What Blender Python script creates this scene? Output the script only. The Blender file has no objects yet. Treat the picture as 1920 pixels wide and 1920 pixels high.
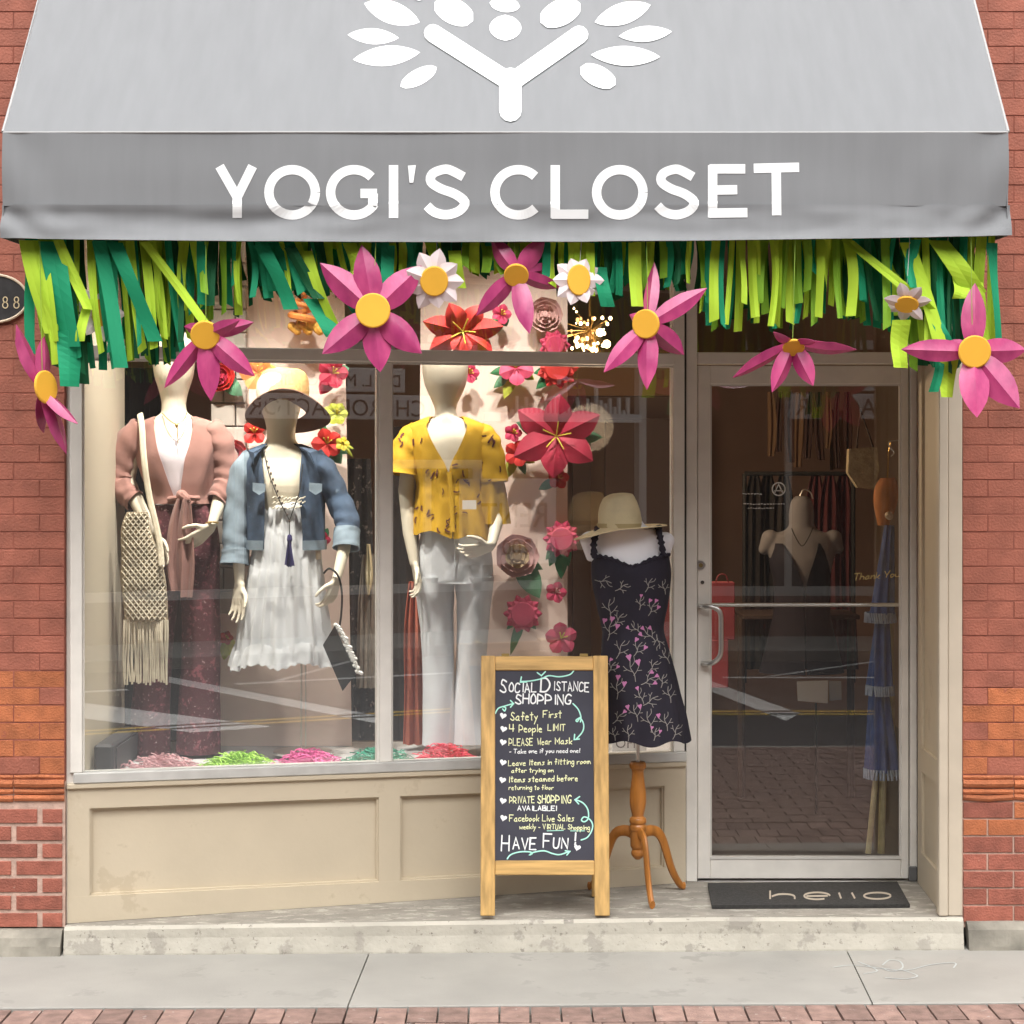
import bpy, bmesh, math, random
from mathutils import Vector, Matrix, noise
from mathutils.bvhtree import BVHTree
rnd = random.Random(7)
S = bpy.context.scene
COL = S.collection
PI = math.pi

# ---------------------------------------------------------------- camera, light, exposure
EYE = 1.89
CAMY = -7.5
FPX = 3600.0
cam = bpy.data.cameras.new('camera')
cam.sensor_fit = 'HORIZONTAL'
cam.sensor_width = 36.0
cam.lens = 36.0 * FPX / 1920.0
cam.shift_y = -85.0 / 1920.0
cam.clip_end = 400
camo = bpy.data.objects.new('camera', cam)
camo.location = (0, CAMY, EYE)
camo.rotation_euler = (PI / 2, 0, 0)
COL.objects.link(camo)
S.camera = camo

SUN_EL, SUN_AZ = math.radians(60), 0.0
w = bpy.data.worlds.new('World')
S.world = w
w.use_nodes = True
nt = w.node_tree
nt.nodes.clear()
wo = nt.nodes.new('ShaderNodeOutputWorld')
bg = nt.nodes.new('ShaderNodeBackground')
sky = nt.nodes.new('ShaderNodeTexSky')
sky.sky_type = 'NISHITA'
sky.sun_disc = False
sky.sun_elevation = SUN_EL
sky.sun_rotation = PI - SUN_AZ
sky.air_density = 1.0
sky.dust_density = 6.0
hs = nt.nodes.new('ShaderNodeHueSaturation')
hs.inputs['Saturation'].default_value = 0.14     # overcast: the blue is veiled
nt.links.new(sky.outputs[0], hs.inputs['Color'])
nt.links.new(hs.outputs[0], bg.inputs['Color'])
bg.inputs['Strength'].default_value = 0.11
nt.links.new(bg.outputs[0], wo.inputs[0])
sl = bpy.data.lights.new('sun', 'SUN')
sl.energy = 1.5
sl.angle = math.radians(85)
sl.color = (1.0, 0.985, 0.965)
so = bpy.data.objects.new('sun', sl)
so.rotation_euler = (PI / 2 - SUN_EL, 0, 0)
so.location = (0, -4, 9)
COL.objects.link(so)
vs = S.view_settings
S.display_settings.display_device = 'sRGB'
vs.view_transform = 'Standard'
vs.look = 'None'
vs.exposure = 1.20
vs.gamma = 1.0
vs.use_curve_mapping = False
S.cycles.max_bounces = 8
S.cycles.transparent_max_bounces = 12
S.cycles.diffuse_bounces = 4
S.cycles.glossy_bounces = 3
S.cycles.caustics_reflective = False
S.cycles.caustics_refractive = False
S.cycles.use_denoising = True
S.cycles.sample_clamp_indirect = 6


# ---------------------------------------------------------------- geometry of the view
def P(px, py, y):
    """a point that the photograph shows at (px, py), standing at depth y"""
    d = y - CAMY
    return Vector(((px - 960) / FPX * d, y, EYE + (875 - py) / FPX * d))


WS = 0.2317                       # the window wall recedes to the right
def ywall(x):
    return 0.03 + (x + 1.715) * WS


def ypx(px):
    k = (px - 960) / FPX
    return (0.03 + WS * (-k * CAMY + 1.715)) / (1 - k * WS)


# ---------------------------------------------------------------- objects
WL = {}


def T(name, label, cat, loc=(0, 0, 0), group=None):
    o = bpy.data.objects.new(name, None)
    o.empty_display_size = 0.1
    o.location = loc
    COL.objects.link(o)
    WL[o.name] = Vector(loc)
    o['label'] = label
    o['category'] = cat
    if group:
        o['group'] = group
    return o


def tag(o, label, cat, group=None):
    o['label'] = label
    o['category'] = cat
    if group:
        o['group'] = group
    return o


def link(name, me, parent=None, loc=(0, 0, 0)):
    o = bpy.data.objects.new(name, me)
    COL.objects.link(o)
    p = WL[parent.name] if parent else Vector((0, 0, 0))
    o.location = Vector(loc) - p
    WL[o.name] = Vector(loc)
    if parent:
        o.parent = parent
    return o


def M(name, vf, mat, parent=None, smooth=False, kind=None):
    vs_, fs_ = vf
    me = bpy.data.meshes.new(name)
    me.from_pydata([tuple(v) for v in vs_], [], fs_)
    if smooth:
        me.polygons.foreach_set('use_smooth', [True] * len(me.polygons))
    me.validate()
    me.update()
    if smooth:
        me.set_sharp_from_angle(angle=math.radians(32))
    if mat:
        me.materials.append(mat)
    o = link(name, me, parent)
    if kind:
        o['kind'] = kind
    return o


def setorigin(o, loc):
    """move a top-level mesh's origin to loc, geometry kept"""
    loc = Vector(loc)
    o.data.transform(Matrix.Translation(-loc))
    o.location = loc
    WL[o.name] = loc


def join(*vfs):
    V, F = [], []
    for v, f in vfs:
        n = len(V)
        V += [Vector(p) for p in v]
        F += [tuple(i + n for i in q) for q in f]
    return V, F


def box(x0, x1, y0, y1, z0, z1, b=0.0):
    if b <= 0:
        v = [Vector((x, y, z)) for z in (z0, z1) for y in (y0, y1) for x in (x0, x1)]
        return v, [(0, 2, 3, 1), (4, 5, 7, 6), (0, 1, 5, 4), (2, 6, 7, 3), (0, 4, 6, 2), (1, 3, 7, 5)]
    bm = bmesh.new()
    v = [bm.verts.new((x, y, z)) for z in (z0, z1) for y in (y0, y1) for x in (x0, x1)]
    for q in [(0, 2, 3, 1), (4, 5, 7, 6), (0, 1, 5, 4), (2, 6, 7, 3), (0, 4, 6, 2), (1, 3, 7, 5)]:
        bm.faces.new([v[i] for i in q])
    bmesh.ops.bevel(bm, geom=bm.edges[:], offset=b, segments=1, affect='EDGES')
    bm.verts.index_update()
    r = [p.co.copy() for p in bm.verts], [tuple(q.index for q in f.verts) for f in bm.faces]
    bm.free()
    return r


def xf(vf, m):
    return [m @ Vector(v) for v in vf[0]], vf[1]


def frame(z, up=Vector((0, 0, 1))):
    z = z.normalized()
    if abs(z.dot(up)) > 0.97:
        up = Vector((0, 1, 0))
    x = up.cross(z).normalized()
    y = z.cross(x)
    return x, y, z


def tube(pts, rad, n=8, cap=True, up=Vector((0, 0, 1))):
    """a swept tube; rad: a number, list of numbers or list of (ra, rb)"""
    pts = [Vector(p) for p in pts]
    m = len(pts)
    if not isinstance(rad, (list, tuple)):
        rad = [rad] * m
    rad = [(r, r) if not isinstance(r, (tuple, list)) else r for r in rad]
    V, F = [], []
    px_ = None
    for i, p in enumerate(pts):
        t = (pts[min(i + 1, m - 1)] - pts[max(i - 1, 0)])
        if t.length < 1e-9:
            t = Vector((0, 0, 1))
        if px_ is None:
            x, y, z = frame(t, up)
        else:
            z = t.normalized()
            x = (px_ - z * px_.dot(z)).normalized()
            y = z.cross(x)
        px_ = x
        for k in range(n):
            a = 2 * PI * k / n
            V.append(p + x * (math.cos(a) * rad[i][0]) + y * (math.sin(a) * rad[i][1]))
    for i in range(m - 1):
        for k in range(n):
            a, b = i * n + k, i * n + (k + 1) % n
            F.append((a, b, b + n, a + n))
    if cap:
        F.append(tuple(range(n - 1, -1, -1)))
        F.append(tuple((m - 1) * n + k for k in range(n)))
    return V, F


def capsule(a, b, ra, rb, n=12, flat=1.0, up=Vector((0, 0, 1))):
    """rounded tapered limb, closed, for later remeshing"""
    a, b = Vector(a), Vector(b)
    t = (b - a)
    L = t.length
    t.normalize()
    pts, rad = [], []
    for q in range(4):
        an = PI / 2 * (1 - q / 4.0)
        pts.append(a - t * ra * math.sin(an) * .95)
        r = max(ra * math.cos(an), ra * .08)
        rad.append((r, r * flat))
    pts.append(a)
    rad.append((ra, ra * flat))
    pts.append(b)
    rad.append((rb, rb * flat))
    for q in range(1, 5):
        an = PI / 2 * q / 4.0
        pts.append(b + t * rb * math.sin(an) * .95)
        r = max(rb * math.cos(an), rb * .08)
        rad.append((r, r * flat))
    return tube(pts, rad, n, True, up)


def loft(rings, n=32, cap=True, fn=None, a0=0.0, a1=2 * PI, closed=True):
    """rings: (cx, cy, cz, rx, ry); fn(i, a) -> radial factor"""
    V, F = [], []
    k_n = n if closed else n + 1
    for i, r in enumerate(rings):
        g0, g1 = (a0(i), a1(i)) if callable(a0) else (a0, a1)
        for k in range(k_n):
            a = g0 + (g1 - g0) * k / n
            f = fn(i, a) if fn else 1.0
            V.append(Vector((r[0] + math.cos(a) * r[3] * f, r[1] + math.sin(a) * r[4] * f, r[2])))
    for i in range(len(rings) - 1):
        for k in range(n):
            a, b = i * k_n + k, i * k_n + (k + 1) % k_n
            F.append((a, b, b + k_n, a + k_n))
    if cap and closed:
        F.append(tuple(range(k_n - 1, -1, -1)))
        F.append(tuple((len(rings) - 1) * k_n + k for k in range(k_n)))
    return V, F


def lerp_rings(rings, sub=4):
    """catmull-rom through the rings"""
    out = []
    n = len(rings)
    for i in range(n - 1):
        p0, p1, p2, p3 = rings[max(i - 1, 0)], rings[i], rings[i + 1], rings[min(i + 2, n - 1)]
        for s in range(sub):
            t = s / sub
            out.append(tuple(0.5 * ((2 * b) + (c - a) * t + (2 * a - 5 * b + 4 * c - d) * t * t + (3 * b - a - 3 * c + d) * t ** 3)
                             for a, b, c, d in zip(p0, p1, p2, p3)))
    out.append(tuple(rings[-1]))
    return out


def curve(pts, sub=6):
    return [Vector(p) for p in lerp_rings([tuple(p) for p in pts], sub)]


def thick(vf, t):
    """give a sheet a real thickness t along its normals"""
    bm = bmesh.new()
    vv = [bm.verts.new(p) for p in vf[0]]
    for f in vf[1]:
        try:
            bm.faces.new([vv[i] for i in f])
        except ValueError:
            pass
    bmesh.ops.recalc_face_normals(bm, faces=bm.faces[:])
    bmesh.ops.solidify(bm, geom=bm.faces[:], thickness=t)
    bm.verts.index_update()
    r = [p.co.copy() for p in bm.verts], [tuple(q.index for q in f.verts) for f in bm.faces]
    bm.free()
    return r


def remesh(name, vf, vox, mat, parent, smooth_it=4):
    """union of overlapping closed shapes into one continuous surface"""
    me = bpy.data.meshes.new('tmp')
    me.from_pydata([tuple(v) for v in vf[0]], [], vf[1])
    o = bpy.data.objects.new('tmp', me)
    COL.objects.link(o)
    md = o.modifiers.new('r', 'REMESH')
    md.mode = 'VOXEL'
    md.voxel_size = vox
    md.use_smooth_shade = True
    ms = o.modifiers.new('s', 'SMOOTH')
    ms.iterations = smooth_it
    ms.factor = 0.5
    dg = bpy.context.evaluated_depsgraph_get()
    dg.update()
    nm = bpy.data.meshes.new_from_object(o.evaluated_get(dg))
    nm.name = name
    bpy.data.objects.remove(o)
    nm.materials.clear()
    nm.materials.append(mat)
    nm.polygons.foreach_set('use_smooth', [True] * len(nm.polygons))
    return link(name, nm, parent)


# ---------------------------------------------------------------- strokes and lettering
def ribbon(pts, wd, cap=3):
    """2D stroke outline as triangles/quads with round ends: returns 2D verts, faces"""
    pts = [Vector(p) for p in pts]
    V, F = [], []
    L = len(pts)
    hw = wd / 2
    for i, p in enumerate(pts):
        t = pts[min(i + 1, L - 1)] - pts[max(i - 1, 0)]
        if t.length < 1e-9:
            t = Vector((1, 0))
        t.normalize()
        nn = Vector((-t.y, t.x)) * hw
        if 0 < i < L - 1:      # mitre
            d1 = (pts[i] - pts[i - 1]).normalized()
            c = max(0.55, abs(d1.dot(t)))
            nn = nn / c
        V += [p + nn, p - nn]
    for i in range(L - 1):
        F.append((2 * i, 2 * i + 1, 2 * i + 3, 2 * i + 2))
    if cap:
        for end, i in ((0, 0), (1, L - 1)):
            t = (pts[1] - pts[0]) if end == 0 else (pts[-1] - pts[-2])
            t.normalize()
            if end == 0:
                t = -t
            base = math.atan2(t.y, t.x)
            ids = []
            for k in range(cap + 2):
                a = base - PI / 2 + PI * k / (cap + 1)
                ids.append(len(V))
                V.append(pts[i] + Vector((math.cos(a), math.sin(a))) * hw)
            F.append(tuple(ids))
    return V, F


def map2(vf, f):
    return [f(v.x, v.y) for v in vf[0]], vf[1]


def cat2(pts, sub=5):
    return [Vector(p[:2]) for p in lerp_rings([tuple(p) for p in pts], sub)]


def arc(cx, cy, r, a0, a1, n=18, ry=None):
    ry = ry or r
    return [Vector((cx + r * math.cos(math.radians(a0 + (a1 - a0) * k / n)), cy + ry * math.sin(math.radians(a0 + (a1 - a0) * k / n)))) for k in range(n + 1)]


# hand-lettered glyphs on a grid: x 0-6, y 0-9 with base line 3, x-height 6.5, cap 9
G = {
 'A': '0319 39 53|1646', 'B': '03 09|09 49 47 16|16 56 53 03', 'C': '~58 39 18 05 13 43 54', 'D': '03 09|~09 39 57 55 33 03',
 'E': '59 09 03 53|06 46', 'F': '69 09 03|06 46', 'G': '~58 39 18 05 13 43 55|55 35', 'H': '09 03|59 53|06 56', 'I': '29 23',
 'L': '09 03 53', 'M': '03 09 35 69 63', 'N': '03 09 53 59', 'O': '~29 07 04 23 44 47 29', 'P': '03 09|~09 48 56 35 05',
 'R': '03 09|~09 48 56 35 05|25 53', 'S': '~58 29 17 36 54 33 04', 'T': '09 69|39 33', 'U': '~09 04 23 44 59', 'V': '09 33 59',
 'W': '09 23 37 53 69', 'Z': '09 59 03 53', 'K': '09 03|59 15 53',
 'a': '~46 26 04 23 44|46 43 53', 'b': '09 03|~05 36 44 23 03', 'c': '~46 16 04 23 44', 'd': '49 43|~46 16 04 23 44', 'e': '~05 45 26 05 13 43',
 'f': '~48 29 26 23|06 46', 'g': '~46 16 04 23 44|~46 41 20 01', 'h': '09 03|~05 26 45 43', 'i': '16 13|1817', 'k': '09 03|46 14 43',
 'l': '19 13', 'm': '06 03|~05 26 23|~25 46 63', 'n': '06 03|~05 36 45 43', 'o': '~26 05 13 34 45 26', 'p': '06 00|~05 36 44 23 03',
 'r': '06 03|~05 26 46', 's': '~46 16 25 34 13 03', 't': '29 23 33|07 47', 'u': '~06 04 23 44 46|46 43', 'v': '06 23 46', 'w': '06 13 35 53 66',
 'x': '06 43|46 03', 'y': '06 24|46 00', '4': '09 05 55|49 43', '!': '19 15|1433', '-': '05 35', "'": '19 17', '.': '1313',
}
G['A'] = '03 29 53|15 45'
G['Y'] = '09 35 69|35 33'
G['i'] = '16 13|18 17'
G['!'] = '19 15|14 13'
G['.'] = '14 13'


def handwrite(text, x, y, size, wd, slant=0.0, jit=0.05, cond=0.85, capscale=1.0):
    """list of 2D stroke meshes for a handwritten line; size = cap height"""
    out = []
    u = size / 6.0
    r = random.Random(hash(text) % 1000 if False else sum(map(ord, text)))
    for ch in text:
        if ch == ' ':
            x += 3.6 * u * cond
            continue
        g = G[ch]
        mx = 0
        dy = r.uniform(-.3, .3) * u
        for st in g.split('|'):
            sm = st.startswith('~')
            st = st.lstrip('~').split()
            pts = [(int(p[0]), int(p[1])) for p in st]
            mx = max(mx, max(p[0] for p in pts))
            q = [(x + (p[0] * cond + (p[1] - 3) * slant + r.uniform(-jit, jit) * 3) * u, y + (p[1] - 3 + r.uniform(-jit, jit) * 3) * u + dy) for p in pts]
            q = cat2(q, 3) if sm and len(q) > 2 else [Vector(p) for p in q]
            out.append(ribbon(q, wd, 1))
        x += (mx * cond + 1.45) * u
    return out, x


# ---------------------------------------------------------------- materials
MATS = {}


def mat(name, col, rough=0.7, var=0.0, vscale=20.0, bump=0.0, bscale=60.0, metal=0.0, spec=0.5, col2=None, rand=0.0,
        stretch=(1, 1, 1), detail=6, spots=None, sheen=0.0, trans=0.0, cw=0.5, world=False):
    if name in MATS:
        return MATS[name]
    m = bpy.data.materials.new(name)
    m.use_nodes = True
    t = m.node_tree
    b = t.nodes['Principled BSDF']
    b.inputs['Roughness'].default_value = rough
    b.inputs['Metallic'].default_value = metal
    b.inputs['Specular IOR Level'].default_value = spec
    if sheen:
        b.inputs['Sheen Weight'].default_value = sheen
    tc = t.nodes.new('ShaderNodeTexCoord')
    mp = t.nodes.new('ShaderNodeMapping')
    mp.inputs['Scale'].default_value = stretch
    if world:
        ge = t.nodes.new('ShaderNodeNewGeometry')
        t.links.new(ge.outputs['Position'], mp.inputs['Vector'])
    else:
        t.links.new(tc.outputs['Object'], mp.inputs['Vector'])
    c = col + (1,) if len(col) == 3 else col
    last = None
    if var > 0 or col2:
        n = t.nodes.new('ShaderNodeTexNoise')
        n.inputs['Scale'].default_value = vscale
        n.inputs['Detail'].default_value = detail
        t.links.new(mp.outputs[0], n.inputs['Vector'])
        r = t.nodes.new('ShaderNodeValToRGB')
        c2 = (col2 + (1,)) if col2 else tuple(x * (1 - var) for x in col) + (1,)
        c1 = c if col2 else tuple(min(1, x * (1 + var * .6)) for x in col) + (1,)
        r.color_ramp.elements[0].position = cw - .18
        r.color_ramp.elements[1].position = cw + .18
        r.color_ramp.elements[0].color = c2
        r.color_ramp.elements[1].color = c1
        t.links.new(n.outputs['Fac'], r.inputs[0])
        last = r.outputs[0]
    if spots:
        # spots: (scale, threshold, colour): wear or flecks with a shape of their own
        for sc, th, sc_col in spots:
            n2 = t.nodes.new('ShaderNodeTexNoise')
            n2.inputs['Scale'].default_value = sc
            n2.inputs['Detail'].default_value = 8
            n2.inputs['Roughness'].default_value = .65
            t.links.new(mp.outputs[0], n2.inputs['Vector'])
            r2 = t.nodes.new('ShaderNodeValToRGB')
            r2.color_ramp.elements[0].position = th
            r2.color_ramp.elements[1].position = th + .04
            r2.color_ramp.elements[0].color = (0, 0, 0, 1)
            r2.color_ramp.elements[1].color = (1, 1, 1, 1)
            t.links.new(n2.outputs['Fac'], r2.inputs[0])
            mx = t.nodes.new('ShaderNodeMixRGB')
            t.links.new(r2.outputs[0], mx.inputs[0])
            if last:
                t.links.new(last, mx.inputs[1])
            else:
                mx.inputs[1].default_value = c
            mx.inputs[2].default_value = sc_col + (1,)
            last = mx.outputs[0]
    if rand > 0:
        oi = t.nodes.new('ShaderNodeObjectInfo')
        mr = t.nodes.new('ShaderNodeMapRange')
        mr.inputs['To Min'].default_value = 1 - rand
        mr.inputs['To Max'].default_value = 1 + rand
        t.links.new(oi.outputs['Random'], mr.inputs['Value'])
        h = t.nodes.new('ShaderNodeHueSaturation')
        t.links.new(mr.outputs[0], h.inputs['Value'])
        if last:
            t.links.new(last, h.inputs['Color'])
        else:
            h.inputs['Color'].default_value = c
        last = h.outputs[0]
    if last:
        t.links.new(last, b.inputs['Base Color'])
    else:
        b.inputs['Base Color'].default_value = c
    if bump > 0:
        n3 = t.nodes.new('ShaderNodeTexNoise')
        n3.inputs['Scale'].default_value = bscale
        n3.inputs['Detail'].default_value = 6
        t.links.new(mp.outputs[0], n3.inputs['Vector'])
        bp = t.nodes.new('ShaderNodeBump')
        bp.inputs['Strength'].default_value = bump
        bp.inputs['Distance'].default_value = 0.01
        t.links.new(n3.outputs['Fac'], bp.inputs['Height'])
        t.links.new(bp.outputs[0], b.inputs['Normal'])
    if trans > 0:
        tr = t.nodes.new('ShaderNodeBsdfTranslucent')
        if last:
            t.links.new(last, tr.inputs[0])
        else:
            tr.inputs[0].default_value = c
        mi = t.nodes.new('ShaderNodeMixShader')
        mi.inputs[0].default_value = trans
        t.links.new(b.outputs[0], mi.inputs[1])
        t.links.new(tr.outputs[0], mi.inputs[2])
        t.links.new(mi.outputs[0], t.nodes['Material Output'].inputs[0])
    MATS[name] = m
    return m


def glassmat(name, f0, haze=.03, tint=(0.975, 0.985, 0.98)):
    m = bpy.data.materials.new(name)
    m.use_nodes = True
    t = m.node_tree
    t.nodes.clear()
    o = t.nodes.new('ShaderNodeOutputMaterial')
    tr = t.nodes.new('ShaderNodeBsdfTransparent')
    tr.inputs[0].default_value = tint + (1,)
    gl = t.nodes.new('ShaderNodeBsdfGlossy')
    gl.inputs['Roughness'].default_value = 0.0
    gl.inputs['Color'].default_value = (1, 1, 1, 1)
    lw = t.nodes.new('ShaderNodeLayerWeight')
    lw.inputs['Blend'].default_value = 0.5
    pw = t.nodes.new('ShaderNodeMath')
    pw.operation = 'POWER'
    pw.inputs[1].default_value = 5
    t.links.new(lw.outputs['Facing'], pw.inputs[0])
    mr = t.nodes.new('ShaderNodeMapRange')
    mr.inputs['To Min'].default_value = f0
    mr.inputs['To Max'].default_value = 0.9
    t.links.new(pw.outputs[0], mr.inputs['Value'])
    mi = t.nodes.new('ShaderNodeMixShader')
    t.links.new(mr.outputs[0], mi.inputs[0])
    t.links.new(tr.outputs[0], mi.inputs[1])
    t.links.new(gl.outputs[0], mi.inputs[2])
    df = t.nodes.new('ShaderNodeBsdfDiffuse')      # pale haze of reflections, put in as diffuse colour
    df.inputs[0].default_value = (.80, .80, .78, 1)
    m2 = t.nodes.new('ShaderNodeMixShader')
    m2.inputs[0].default_value = haze
    t.links.new(mi.outputs[0], m2.inputs[1])
    t.links.new(df.outputs[0], m2.inputs[2])
    t.links.new(m2.outputs[0], o.inputs[0])
    return m


def emis(name, col, s):
    m = bpy.data.materials.new(name)
    m.use_nodes = True
    b = m.node_tree.nodes['Principled BSDF']
    b.inputs['Base Color'].default_value = col + (1,)
    b.inputs['Emission Color'].default_value = col + (1,)
    b.inputs['Emission Strength'].default_value = s
    return m


fabric = mat('awning_canvas', (.205, .210, .217), .9, var=.045, vscale=5, bump=.2, bscale=700, stretch=(4, 1, .5), spots=[(5, .73, (.20, .20, .205))])
white = mat('white_paint', (.82, .83, .83), .5)
alu = mat('aluminium_frame', (.76, .73, .67), .5, var=.08, vscale=8, metal=.0, bump=.05, bscale=40, spots=[(26, .72, (.42, .39, .34))])
alud = mat('dark_gasket', (.03, .03, .03), .7)
beige = mat('beige_paint', (.56, .48, .355), .55, var=.07, vscale=2.5, bump=.10, bscale=30, spots=[(5, .62, (.51, .43, .31)), (45, .72, (.36, .29, .20)), (3, .66, (.60, .52, .40))])
brick_up = mat('painted_red_brick', (.33, .107, .068), .75, var=.24, vscale=9, bump=.4, bscale=110, rand=.06, world=True, spots=[(26, .68, (.42, .19, .14)), (7, .62, (.27, .085, .058)), (60, .73, (.14, .05, .04))])
brick_or = mat('orange_brick', (.44, .14, .055), .8, var=.25, vscale=14, bump=.5, bscale=130, rand=.14, world=True, spots=[(22, .62, (.34, .10, .055)), (60, .70, (.2, .07, .04))])
brick_lo = mat('weathered_red_brick', (.33, .105, .07), .8, var=.28, vscale=16, bump=.5, bscale=130, rand=.16, world=True, spots=[(30, .66, (.44, .24, .18)), (60, .70, (.16, .06, .045))])
mort_up = mat('red_painted_joint', (.27, .085, .056), .85, var=.3, vscale=15, spots=[(9, .66, (.42, .22, .17))])
mort_lo = mat('pale_mortar', (.52, .36, .29), .9, var=.2, vscale=25, bump=.4, bscale=90)
stone = mat('rough_grey_stone', (.25, .23, .19), .95, var=.45, vscale=6, bump=.9, bscale=14)
concrete = mat('sidewalk_concrete', (.305, .293, .265), .9, var=.12, vscale=2.2, bump=.15, bscale=120, spots=[(4, .58, (.265, .255, .23)), (30, .70, (.16, .15, .14)), (9, .70, (.34, .33, .30))])
stepm = mat('worn_painted_step', (.45, .42, .355), .85, var=.12, vscale=5, bump=.4, bscale=35, spots=[(7, .57, (.33, .305, .26)), (22, .61, (.26, .235, .20)), (60, .64, (.17, .15, .13))])
steptop = mat('bare_step_concrete', (.30, .275, .235), .9, var=.2, vscale=6, bump=.35, bscale=60, stretch=(1, 2.5, 1), spots=[(12, .56, (.42, .395, .335)), (40, .60, (.17, .155, .13))])
paverm = mat('clay_paver', (.27, .175, .145), .9, var=.28, vscale=18, bump=.5, bscale=140, rand=.22, world=True, spots=[(24, .62, (.36, .30, .27)), (70, .70, (.12, .09, .08))])
sandm = mat('joint_sand', (.20, .17, .14), .95, var=.3, vscale=40)
asphalt = mat('asphalt', (.055, .055, .06), .9, var=.25, vscale=60, bump=.3, bscale=150)
roadwhite = mat('white_road_paint', (.75, .75, .73), .7, var=.1, vscale=20)
roadyel = mat('yellow_road_paint', (.75, .48, .06), .7, var=.15, vscale=20)
glass = glassmat('window_glass', .11)
glassd = glassmat('door_glass', .06, .012)
wood = mat('pine_wood', (.58, .36, .13), .5, var=.35, vscale=3.0, bump=.08, bscale=30, stretch=(14, 14, 1.2), spots=[(2.1, .71, (.20, .09, .03))])
woodh = mat('pine_wood_across', (.58, .36, .13), .5, var=.35, vscale=3.0, bump=.08, bscale=30, stretch=(1.2, 14, 14), spots=[(2.1, .70, (.20, .09, .03))])
oak = mat('honey_varnish_wood', (.42, .16, .03), .35, var=.25, vscale=3, stretch=(12, 12, 1.5))
slate = mat('chalkboard_slate', (.045, .045, .062), .75, var=.12, vscale=6)
chalkw = mat('white_chalk_marker', (.85, .87, .86), .8)
chalky = mat('pale_yellow_chalk', (.82, .84, .50), .8)
chalkg = mat('mint_chalk', (.45, .85, .72), .8)
skin = mat('cream_mannequin_plastic', (.64, .58, .46), .45, var=.04, vscale=4)
black = mat('black_matte', (.012, .012, .013), .7)
brown_d = mat('dark_brown', (.06, .035, .025), .8)
gold = mat('antique_gold', (.55, .38, .14), .35, metal=.9)
steel = mat('brushed_steel', (.65, .64, .62), .28, metal=.95)

# ================================================================ the setting
ANG = math.atan(WS)
CA, SA = math.cos(ANG), math.sin(ANG)
X0, Y0W = -1.715, 0.03
WM = Matrix.Translation((X0, Y0W, 0)) @ Matrix.Rotation(ANG, 4, 'Z')


def upx(px):
    y = ypx(px)
    return ((px - 960) / FPX * (y - CAMY) - X0) / CA


def wb(u0, u1, v0, v1, z0, z1, b=0.0):
    return xf(box(u0, u1, v0, v1, z0, z1, b), WM)


def zstep(x):
    return 0.10 + 0.036 * max(0.0, min(1.0, (x + 1.74) / 2.5))


def sheet(x0, x1, y0, y1, z, nx=1, ny=1, zf=None):
    V = [Vector((x0 + (x1 - x0) * i / nx, y0 + (y1 - y0) * j / ny, zf(x0 + (x1 - x0) * i / nx) if zf else z)) for j in range(ny + 1) for i in range(nx + 1)]
    F = [(j * (nx + 1) + i, j * (nx + 1) + i + 1, (j + 1) * (nx + 1) + i + 1, (j + 1) * (nx + 1) + i) for j in range(ny) for i in range(nx)]
    return V, F


def zwalk(x):
    return 0.004 + 0.006 * x


def struct(o):
    o['kind'] = 'structure'
    return o


# road and far pavement (seen mirrored in the shop glass)
struct(M('ground', sheet(-60, 60, -60, 40, -0.16), asphalt))
struct(M('road', sheet(-30, 30, -11.0, -4.2, -0.12), asphalt))
mk = []
mk.append(([Vector((a, b, 0)) for a, b in [(0.15, -7.73), (0.4, -8.7), (1.36, -6.55), (1.04, -6.5), (0.7, -6.51)]], [(0, 1, 2, 3, 4)]))
mk.append(([Vector((a, b, 0)) for a, b in [(1.49, -9.86), (1.63, -10.34), (2.34, -6.79), (2.16, -6.33)]], [(0, 1, 2, 3)]))
mk.append(([Vector((a, b, 0)) for a, b in [(2.0, -9.52), (30, -9.52), (30, -9.40), (2.0, -9.40)]], [(0, 1, 2, 3)]))
mk.append(([Vector((a, b, 0)) for a, b in [(-30, -9.52), (1.0, -9.52), (1.0, -9.40), (-30, -9.40)]], [(0, 1, 2, 3)]))
for q in range(2):
    mk.append(([Vector((a, b, 0)) for a, b in [(2.4 + q * 2.4, -9.55), (2.5 + q * 2.4, -9.55), (3.8 + q * 2.4, -10.98), (3.7 + q * 2.4, -10.98)]], [(0, 1, 2, 3)]))
jm = join(*mk)
struct(M('road_marking', ([v + Vector((0, 0, -.116)) for v in jm[0]], jm[1]), roadwhite))
yl = join(sheet(-30, 30, -6.98, -6.90, -.116), sheet(-30, 30, -6.80, -6.72, -.116))
struct(M('road_centre_line', yl, roadyel))
struct(M('kerb', join(box(-30, 30, -4.2, -4.05, -.16, .0, .01), box(-30, 30, -11.15, -11.0, -.16, .0, .01)), concrete))
struct(M('far_pavement', box(-30, 30, -12.6, -11.15, -.16, -.002), concrete))

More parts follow.
